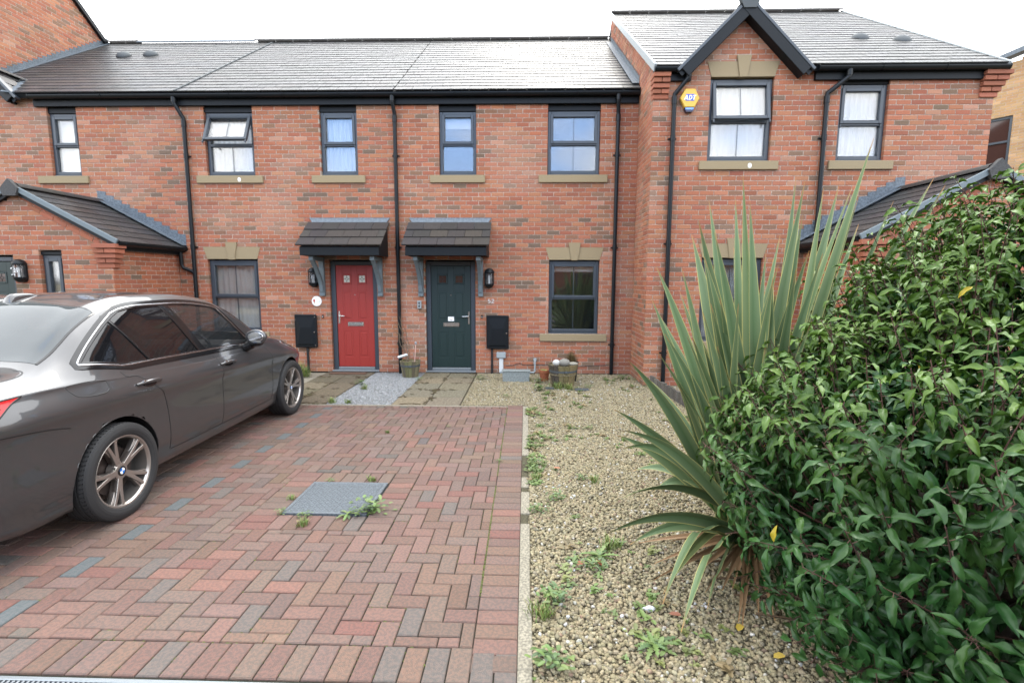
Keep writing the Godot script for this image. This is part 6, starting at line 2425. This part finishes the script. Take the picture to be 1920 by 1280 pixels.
func car() -> void:
	T = {
		"plan": [0.0, 0.80, 0.08, 0.88, 0.25, 0.955, 0.6, 0.993, 1.1, 1.0, 3.5, 1.0, 3.9, 0.985, 4.2, 0.93, 4.4, 0.84, 4.55, 0.70, 4.624, 0.52],
		"belt": [0.0, 0.86, 0.06, 0.935, 0.3, 0.968, 0.8, 0.972, 1.3, 0.955, 2.2, 0.925, 3.1, 0.905, 3.5, 0.885, 4.0, 0.83, 4.4, 0.73, 4.624, 0.58],
		"belt_x": [0.0, 0.66, 0.1, 0.745, 0.4, 0.80, 0.9, 0.825, 1.6, 0.83, 3.0, 0.815, 3.5, 0.80, 4.0, 0.745, 4.4, 0.62, 4.624, 0.40],
		"rail": [0.0, 0.90, 0.06, 0.985, 0.3, 1.03, 0.60, 1.045, 0.80, 1.11, 1.05, 1.25, 1.35, 1.36, 1.7, 1.405, 2.05, 1.405, 2.45, 1.382, 2.75, 1.328, 3.03, 1.21, 3.3, 1.05, 3.48, 0.965, 3.7, 0.93, 4.1, 0.865, 4.4, 0.765, 4.624, 0.60],
		"rail_x": [0.0, 0.56, 0.3, 0.66, 0.62, 0.675, 0.85, 0.665, 1.1, 0.635, 1.5, 0.60, 2.1, 0.595, 2.6, 0.605, 3.0, 0.65, 3.3, 0.70, 3.6, 0.70, 4.1, 0.63, 4.4, 0.50, 4.624, 0.30],
		"roof": [0.0, 0.92, 0.05, 1.03, 0.12, 1.065, 0.4, 1.075, 0.66, 1.085, 0.90, 1.235, 1.22, 1.41, 1.5, 1.468, 2.0, 1.485, 2.5, 1.455, 2.8, 1.405, 3.08, 1.275, 3.35, 1.11, 3.52, 1.01, 3.7, 0.975, 4.1, 0.91, 4.4, 0.81, 4.56, 0.70, 4.624, 0.62],
		"swage": [0.0, 0.80, 0.5, 0.815, 1.4, 0.80, 2.5, 0.775, 3.5, 0.755, 4.2, 0.70, 4.624, 0.52],
		"sill": [0.0, 0.34, 0.08, 0.26, 0.3, 0.20, 0.7, 0.185, 1.3, 0.185, 3.4, 0.185, 4.2, 0.19, 4.45, 0.21, 4.624, 0.28],
	}
	var C := thing("car", "dark grey brown saloon parked nose to the house, cut by the left edge", "car", Vector3(-3.80, 0, 5.77))
	C.rotation.y = deg_to_rad(2.0)
	var step := 0.02
	var ns := 232
	var per := 6
	var body := MB.new()
	var RA := 0.392
	var hubs := [Vector2(0, 0.348), Vector2(2.81, 0.348)]
	for sg in [1.0, -1.0]:
		var rows := []
		var keep := []
		for i in ns + 1:
			var s := minf(i * step, 4.624)
			var row := []
			for j in per * 10 + 1:
				var p := skin_at(s, j / float(per))
				if j < per * 6 + 3:
					for h in hubs:
						var q: Vector2 = Vector2(-p.z, p.y) - h
						if q.length() < RA:
							q = q.normalized() * RA if q.length() > 0.001 else Vector2(0, RA)
							p.z = -(h.x + q.x)
							p.y = h.y + q.y
				p.x *= sg
				row.append(p)
			rows.append(row)
		for i in ns:
			var kr := []
			var s := (i + 0.5) * step
			for j in per * 10:
				var t := (j + 0.5) / per
				var on := not side_glass(s, t)
				if t > 8.0 and ((s > 0.74 and s < 1.24) or (s > 2.93 and s < 3.50)):
					on = on and t < 8.12
				if t < 6.5:
					var p := skin_at(s, t)
					for h in hubs:
						if (Vector2(-p.z, p.y) - h).length() < RA - 0.006:
							on = false
				kr.append(on)
			keep.append(kr)
		if sg < 0:      # keep the faces turned outwards
			for i in ns + 1:
				rows[i].reverse()
			for i in ns:
				keep[i].reverse()
		body.sheet(rows, null, keep)
		# tail and nose closed
		for e in [0, ns]:
			for j in per * 10:
				pass
			var cap := []      # a gently rounded end
			var dz := 0.07 if e == 0 else -0.07
			for f in [1.0, 0.96, 0.88, 0.75, 0.55, 0.3, 0.0]:
				var row := []
				for p in rows[e]:
					row.append(Vector3(p.x * f, lerpf(p.y, 0.62, (1.0 - f) * 0.12), p.z + dz * (1.0 - f * f)))
				if e == 0:
					row.reverse()
				cap.append(row)
			body.sheet(cap)
	var bd := put(C, "body", body, M.car_paint)
	# glass
	for sg in [1.0, -1.0]:
		for part in [[0, 1.46, "tinted_glass"], [1, 2.12, "tinted_glass"], [2, 9.0, "car_glass"]]:
			var rows := []
			for i in 31:
				var row := []
				for j in 13:
					var q: float = lerpf(0.06, 0.97, j / 12.0)
					var lo := glass_back(q) - 0.02
					var hi := glass_front(q) + 0.02
					var d1 := 1.27 + 0.29 * (1.0 - q)
					var d2 := 2.20 - 0.30 * q
					var a: float = [lo, maxf(d1, lo), d2 + 0.09][part[0]]
					var b: float = [maxf(d1, lo), d2, hi][part[0]]
					row.append(skin_out(lerpf(a, maxf(b, a), i / 30.0), 7.0 + q, -0.006, sg))
				if sg < 0: row.reverse()
				rows.append(row)
			var g := MB.new()
			g.sheet(rows)
			put(C, ["quarter_window", "rear_door_window", "front_door_window"][part[0]], g, M[part[2]])
		# the dark surround, and the bright strip inside it
		var path := []
		for j in 19:
			var q := lerpf(0.10, 0.96, j / 18.0)
			path.append([glass_back(q), 7.0 + q])
		for k in 23:
			path.append([lerpf(glass_back(0.96), glass_front(0.96), (k + 1) / 24.0), 7.96])
		for j in 19:
			var q := lerpf(0.96, 0.10, j / 18.0)
			path.append([glass_front(q), 7.0 + q])
		for k in 31:
			path.append([lerpf(glass_front(0.10), glass_back(0.10), (k + 1) / 32.0), 7.10])
		var tr := MB.new()
		band(tr, path, 0.062, 0.004, sg, true)
		put(C, "window_surround", tr, M.black_gloss)
		var inner := []
		for q in path:
			var cx := 2.15
			inner.append([q[0] + (0.018 if q[0] < cx else -0.018) * (1.0 if q[1] < 7.9 else 0.3), clampf(q[1], 7.135, 7.93)])
		var ch := MB.new()
		band(ch, inner, 0.012, 0.008, sg, true)
		put(C, "window_trim", ch, M.dull_chrome)
		for d in [[1.33, -0.16, 0.14, 0.022], [2.285, 0.0, 0.0, 0.10]]:
			var pp := []
			for j in 12:
				var q := lerpf(0.10, 0.95, j / 11.0)
				var s: float = 1.27 + 0.29 * (1.0 - q) if d[3] < 0.05 else 2.245 - 0.30 * q
				pp.append([s, 7.0 + q])
			var pm := MB.new()
			band(pm, pp, d[3], 0.003, sg)
			put(C, "window_pillar", pm, M.black_gloss)
		# shut lines
		for q in [
			[[1.17, 7.02], [1.24, 6.4], [1.36, 5.6], [1.47, 4.8], [1.53, 4.0], [1.56, 3.2], [1.57, 2.0]],
			[[2.30, 7.0], [2.33, 6.0], [2.34, 5.0], [2.335, 3.5], [2.33, 1.9]],
			[[3.24, 6.9], [3.30, 6.0], [3.34, 5.0], [3.35, 3.0], [3.34, 1.9]],
			[[1.57, 1.95], [2.0, 1.9], [2.8, 1.9], [3.36, 1.9]],
			[[0.02, 4.75], [0.2, 4.62], [0.4, 4.35], [0.655, 4.02]],
			[[0.63, 8.35], [0.60, 8.0], [0.35, 7.85], [0.2, 7.6], [0.08, 7.35]],
		]:
			var line := MB.new()
			band(line, smooth_path(q), 0.0095, 0.0014, sg)
			put(C, "shut_line", line, M.black_trim)
		# handles
		for hs in [1.37, 2.46]:
			var cupm := MB.new()
			var rows2 := []
			for i in 9:
				var a := PI * (i / 8.0 - 0.5)
				var row := []
				for k in 17:
					var b := TAU * k / 16
					row.append(skin_out(hs + 0.075 * cos(a) * cos(b), 5.42 + 0.20 * cos(a) * sin(b), 0.0015 + 0.0, sg))
				rows2.append(row)
			if sg < 0:
				rows2.reverse()
			cupm.sheet(rows2.slice(0, 5))
			put(C, "handle_cup", cupm, M.black_gloss)
			var hm := MB.new()
			var pts := []
			for k in 11:
				var u := k / 10.0
				pts.append(skin_out(hs - 0.13 + 0.26 * u, 5.46, 0.004 + 0.030 * pow(sin(PI * u), 0.5), sg))
			var hr := []
			for k in 11:
				hr.append(0.009 + 0.006 * sin(PI * k / 10.0))
			hm.tube(pts, hr, 8)
			put(C, "handle", hm, M.car_paint)
			var sm := MB.new()
			var sp := []
			for k in 4:
				sp.append(skin_out(hs - 0.10 + 0.035 * k / 3.0, 5.52, 0.034, sg))
			sm.tube(sp, 0.008, 6)
			put(C, "handle_trim", sm, M.chrome)
		# fuel flap (on the off side), side marker, tail lamp
		if sg > 0:
			var fl := MB.new()
			var fp := smooth_path([[0.71, 5.95], [0.70, 6.42], [0.73, 6.62], [0.84, 6.72], [0.94, 6.68], [0.99, 6.45], [1.01, 5.95], [1.00, 5.6], [0.95, 5.46], [0.85, 5.46], [0.75, 5.58], [0.71, 5.95]], 4)
			band(fl, fp, 0.0085, 0.0014, sg)
			put(C, "fuel_flap", fl, M.black_trim)
		var lamp := MB.new()
		var lr := []
		for i in 15:
			var row := []
			for j in 13:
				var v := j / 12.0
				var t := lerpf(4.75, 6.55, v)
				var smax := 0.45 - 0.34 * pow(1.0 - v, 1.15) - 0.02 * pow(v, 6)
				row.append(skin_out(lerpf(0.0, smax, i / 14.0), t, 0.005, sg))
			if sg < 0: row.reverse()
			lr.append(row)
		lamp.sheet(lr)
		put(C, "tail_lamp", lamp, M.red_lens)
		var le := MB.new()
		var lp := []
		for j in 13:
			var v := j / 12.0
			lp.append([0.45 - 0.34 * pow(1.0 - v, 1.15) - 0.02 * pow(v, 6), lerpf(4.75, 6.55, v)])
		for i in 8:
			lp.append([lerpf(0.38, 0.0, (i + 1) / 8.0), 6.55])
		band(le, lp, 0.010, 0.006, sg)
		band(le, smooth_path([[0.0, 5.75], [0.15, 5.78], [0.30, 5.9]]), 0.012, 0.006, sg)
		put(C, "lamp_surround", le, M.black_gloss)
		# arch lips and liners
		for h in hubs:
			var lip := MB.new()
			var pts := []
			for k in 25:
				var a := lerpf(-0.32, PI + 0.32, k / 24.0)
				var y: float = h.y + sin(a) * RA
				var l: float = h.x + cos(a) * RA
				var best := skin_at(l + AX[0], 2.0)
				for j in 140:
					var pq := skin_at(l + AX[0], j / 22.0)
					if absf(pq.y - y) < absf(best.y - y):
						best = pq
				pts.append(Vector3((best.x - 0.004) * sg, y, -l))
			lip.tube(pts, 0.005, 6)
			put(C, "arch_lip", lip, M.car_paint)
			var lin := MB.new()
			var rows3 := []
			for k in 25:
				var p: Vector3 = pts[k]
				rows3.append([p, Vector3(0.52 * sg, p.y, p.z)])
			lin.sheet(rows3)
			var fan := MB.new()
			for k in 24:
				lin.tri(Vector3(0.52 * sg, h.y, -h.x), Vector3(0.52 * sg, pts[k].y, pts[k].z), Vector3(0.52 * sg, pts[k + 1].y, pts[k + 1].z))
			put(C, "arch_liner", lin, M.black_trim)
		# mirror
		var mi := MB.new()
		var mc := Vector3(0.965 * sg, 1.10, -(2.90 - AX[0]))
		var mrows := []
		for i in 9:
			var a := PI * (i / 8.0 - 0.5)
			var row := []
			for k in 16:
				var b := TAU * k / 16
				var zz := -cos(a) * sin(b) * 0.075
				row.append(mc + Vector3(cos(a) * cos(b) * 0.115, sin(a) * 0.085, minf(zz, 0.028) - 0.01))
			mrows.append(row)
		mi.sheet(mrows, null, null, true)
		var mp := put(C, "mirror", mi, M.car_paint)
		var mg := MB.new()
		mg.ball(mc + Vector3(0.004 * sg, 0.004, 0.020), Vector3(0.086, 0.058, 0.003), 6, 16)
		put(mp, "mirror_glass", mg, M.chrome)
		var mb2 := MB.new()
		mb2.tube([mc + Vector3(-0.05 * sg, -0.075, 0), Vector3(0.84 * sg, 0.985, mc.z + 0.01)], [0.05, 0.045], 10)
		mb2.ball(mc + Vector3(-0.02 * sg, -0.06, -0.005), Vector3(0.10, 0.04, 0.055), 6, 12)
		put(mp, "mirror_foot", mb2, M.black_gloss)
	# rear window and windscreen
	for r in [[0.72, 1.265, "rear_window", "rear_glass"], [2.90, 3.53, "windscreen", "car_glass"]]:
		var rows := []
		for i in 21:
			var row := []
			for j in range(-16, 17):
				var u := absf(j) / 16.0
				var p := skin_out(lerpf(r[0], r[1], i / 20.0), 10.0 - 1.93 * u, 0.002, 1.0)
				if j < 0: p.x = -p.x
				row.append(p)
			row.reverse()
			rows.append(row)
		var g := MB.new()
		g.sheet(rows)
		put(C, r[2], g, M[r[3]])
		var fr := MB.new()
		for sg in [1.0, -1.0]:
			var pp := []
			for k in 9: pp.append([lerpf(r[0], r[1], k / 8.0), 8.08])
			for k in 8: pp.append([r[1], lerpf(8.08, 10.0, (k + 1) / 8.0)])
			band(fr, pp, 0.016, 0.004, sg)
		put(C, "window_seal", fr, M.black_gloss)
	# roof aerial and sunroof
	var fin := MB.new()
	var ap := skin_at(1.36, 10.0)
	var frows := []
	for i in 9:
		var t := i / 8.0
		var hgt := 0.062 * pow(1.0 - t, 0.7) * (1.0 if i > 0 else 0.75)
		var zz := ap.z + 0.10 - 0.24 * t
		var yy := skin_at(AX[0] - zz, 10.0).y
		var row := []
		for k in 9:
			var a := PI * k / 8.0
			row.append(Vector3(cos(a) * 0.034 * (1.0 - 0.65 * t), yy - 0.004 + sin(a) * hgt, zz))
		frows.append(row)
		if i == 0:
			var flat := []
			for p in row:
				flat.append(Vector3(p.x, yy - 0.006, p.z + 0.012))
			frows.push_front(flat)
	fin.sheet(frows)
	put(C, "roof_aerial", fin, M.car_paint)
	# under the skin
	put(C, "underbody", MB_box(Vector3(-0.78, 0.17, -3.3), Vector3(0.78, 0.40, 0.75), 0.05), M.black_trim)
	var cab := MB.new()
	cab.box(Vector3(-0.74, 0.42, -2.5), Vector3(0.74, 0.48, 0.1))
	put(C, "cabin_floor", cab, M.cabin)
	var dash := MB.new()
	dash.prism([Vector2(1.75, 0.5), Vector2(2.5, 0.5), Vector2(2.5, 1.0), Vector2(2.1, 1.04), Vector2(1.85, 1.02), Vector2(1.75, 0.85)], -0.74, 0.74)
	var dm := put(C, "dashboard", dash, M.cabin)
	dm.rotation.y = PI / 2
	for q in [[0.37, 1.25], [-0.37, 1.25], [0.37, 0.42], [-0.37, 0.42]]:
		var st := MB.new()
		st.box(Vector3(q[0] - 0.25, 0.48, -q[1] - 0.25), Vector3(q[0] + 0.25, 0.66, -q[1] + 0.25), 0.05)
		var hi := 1.10 if q[1] > 1.0 else 0.98
		st.bar(Vector3(q[0], 0.62, -q[1] + 0.24), Vector3(q[0], hi, -q[1] + 0.40), Vector3.RIGHT, 0.48, 0.14, 0.05)
		if q[1] > 1.0:
			st.bar(Vector3(q[0], 1.12, -q[1] + 0.42), Vector3(q[0], 1.28, -q[1] + 0.44), Vector3.RIGHT, 0.26, 0.10, 0.04)
		put(C, "seat", st, M.cabin)
	var sw := MB.new()
	var ring := []
	for k in 25:
		var a := TAU * k / 24
		ring.append(Vector3(cos(a) * 0.19, sin(a) * 0.18, sin(a) * 0.05))
	sw.tube(ring, 0.016, 8, false)
	sw.tube([Vector3(-0.18, 0, 0), Vector3(0, -0.02, -0.03), Vector3(0.18, 0, 0)], 0.02, 6)
	put(C, "steering_wheel", sw, M.black_gloss, Vector3(0.37, 1.0, -1.72))
	# wheels
	var w0: Node3D = null
	for q in [[0.0, 1.0], [2.81, 1.0], [0.0, -1.0], [2.81, -1.0]]:
		var W := wheel_parts(C)
		W.position = Vector3(0.815 * q[1], 0.345, -q[0])
		W.rotation = Vector3(0.35 if q[0] < 1 else 1.0, 0 if q[1] > 0 else PI, 0)


# a wheel whose face looks along +x
func wheel_parts(C: Node3D) -> Node3D:
	var W := Node3D.new()
	W.name = numbered(C, "wheel")
	C.add_child(W)
	var turn := Transform3D(Basis(Vector3(0, 0, 1), Vector3(1, 0, 0), Vector3(0, 1, 0)), Vector3.ZERO)   # lathe's y to x
	var ty := MB.new()
	ty.xf = turn
	var prof := [Vector2(0.252, -0.105), Vector2(0.29, -0.118), Vector2(0.325, -0.11), Vector2(0.341, -0.09)]
	for k in 4:
		var x := -0.075 + k * 0.042
		prof.append(Vector2(0.345, x)); prof.append(Vector2(0.345, x + 0.028)); prof.append(Vector2(0.337, x + 0.030)); prof.append(Vector2(0.337, x + 0.038))
	prof.append_array([Vector2(0.345, 0.092), Vector2(0.338, 0.104), Vector2(0.325, 0.111), Vector2(0.305, 0.117), Vector2(0.29, 0.117), Vector2(0.268, 0.110), Vector2(0.256, 0.100)])
	ty.lathe(prof, 56)
	# tread blocks across the shoulder
	for k in 72:
		var a := TAU * k / 72
		ty.bar(Vector3(cos(a) * 0.3375, 0.100, -sin(a) * 0.3375), Vector3(cos(a + 0.03) * 0.346, 0.062, -sin(a + 0.03) * 0.346), Vector3(-sin(a), 0, -cos(a)), 0.019, 0.006)
	put(W, "tyre", ty, M.tyre)
	var rim := MB.new()
	rim.xf = turn
	rim.lathe([Vector2(0.240, -0.10), Vector2(0.232, 0.0), Vector2(0.238, 0.085), Vector2(0.247, 0.099), Vector2(0.256, 0.103), Vector2(0.261, 0.100), Vector2(0.262, 0.09)], 56)
	put(W, "rim", rim, M.alloy)
	for k in 5:
		var a0 := TAU * k / 5.0
		var m := MB.new()
		for leg in [-1.0, 1.0]:
			for half in 2:
				# from the hub out to the rim: each twin spoke splits as it goes
				var prev := []
				for i in 7:
					var t := i / 6.0
					var r := lerpf(0.045, 0.243, t)
					var ang: float = a0 + leg * lerpf(0.10, 0.155, t) * (0.75 + 0.25 * t) + leg * (half * 0.10 * t)
					var c := Vector3(0.072 + 0.018 * t - half * 0.022 * (1 - 0.5 * t), cos(ang) * r, sin(ang) * r)
					var s := Vector3(0, -sin(ang), cos(ang)) * (lerpf(0.017, 0.0115, t) if half == 0 else 0.008)
					var dp := Vector3(-0.034, 0, 0)
					var ring := [c - s, c - s * 0.7 + Vector3(0.003, 0, 0), c + s * 0.7 + Vector3(0.003, 0, 0), c + s, c + s * 1.15 + dp, c - s * 1.15 + dp]
					prev.append(ring)
				m.sheet(prev, null, null, true)
		put(W, "spoke", m, M.alloy)
	var hub := MB.new()
	hub.xf = turn
	hub.lathe([Vector2(0.075, 0.02), Vector2(0.068, 0.066), Vector2(0.052, 0.076), Vector2(0.036, 0.077)], 24)
	put(W, "hub", hub, M.alloy)
	for k in 5:
		var a := TAU * (k + 0.5) / 5.0
		var nb := MB.new()
		nb.tube([Vector3(0.03, cos(a) * 0.058, sin(a) * 0.058), Vector3(0.071, cos(a) * 0.058, sin(a) * 0.058)], 0.011, 6)
		put(W, "wheel_bolt", nb, M.black_trim)
	var cap := MB.new()
	cap.tube([Vector3(0.07, 0, 0), Vector3(0.080, 0, 0), Vector3(0.0815, 0, 0)], [0.036, 0.036, 0.033], 24)
	put(W, "cap", cap, M.black_gloss)
	var em := MB.new()
	for k in 4:
		em.col = Color(0.8, 0.8, 0.8) if k % 2 else Color(0.03, 0.16, 0.50)
		for i in 6:
			var a := TAU * (k * 6 + i) / 24.0 - 0.35
			var b := TAU * (k * 6 + i + 1) / 24.0 - 0.35
			em.tri(Vector3(0.0822, 0, 0), Vector3(0.0822, cos(a) * 0.023, sin(a) * 0.023), Vector3(0.0822, cos(b) * 0.023, sin(b) * 0.023))
	put(W, "emblem", em, M.tint)
	var di := MB.new()
	di.xf = turn
	di.lathe([Vector2(0.0, 0.012), Vector2(0.17, 0.012), Vector2(0.172, -0.012), Vector2(0.0, -0.012)], 40)
	di.lathe([Vector2(0.237, -0.09), Vector2(0.0, -0.09)], 24)
	put(W, "brake_disc", di, M.disc)
	return W


func _ready() -> void:
	rng.seed = 2024
	light_and_camera()
	materials()
	stain = FastNoiseLite.new()
	stain.seed = 9
	stain.frequency = 0.55
	stain.fractal_octaves = 4
	ground()
	houses()
	across_the_road()
	car()
	fittings()
	flax()
	laurel()
	weeds()
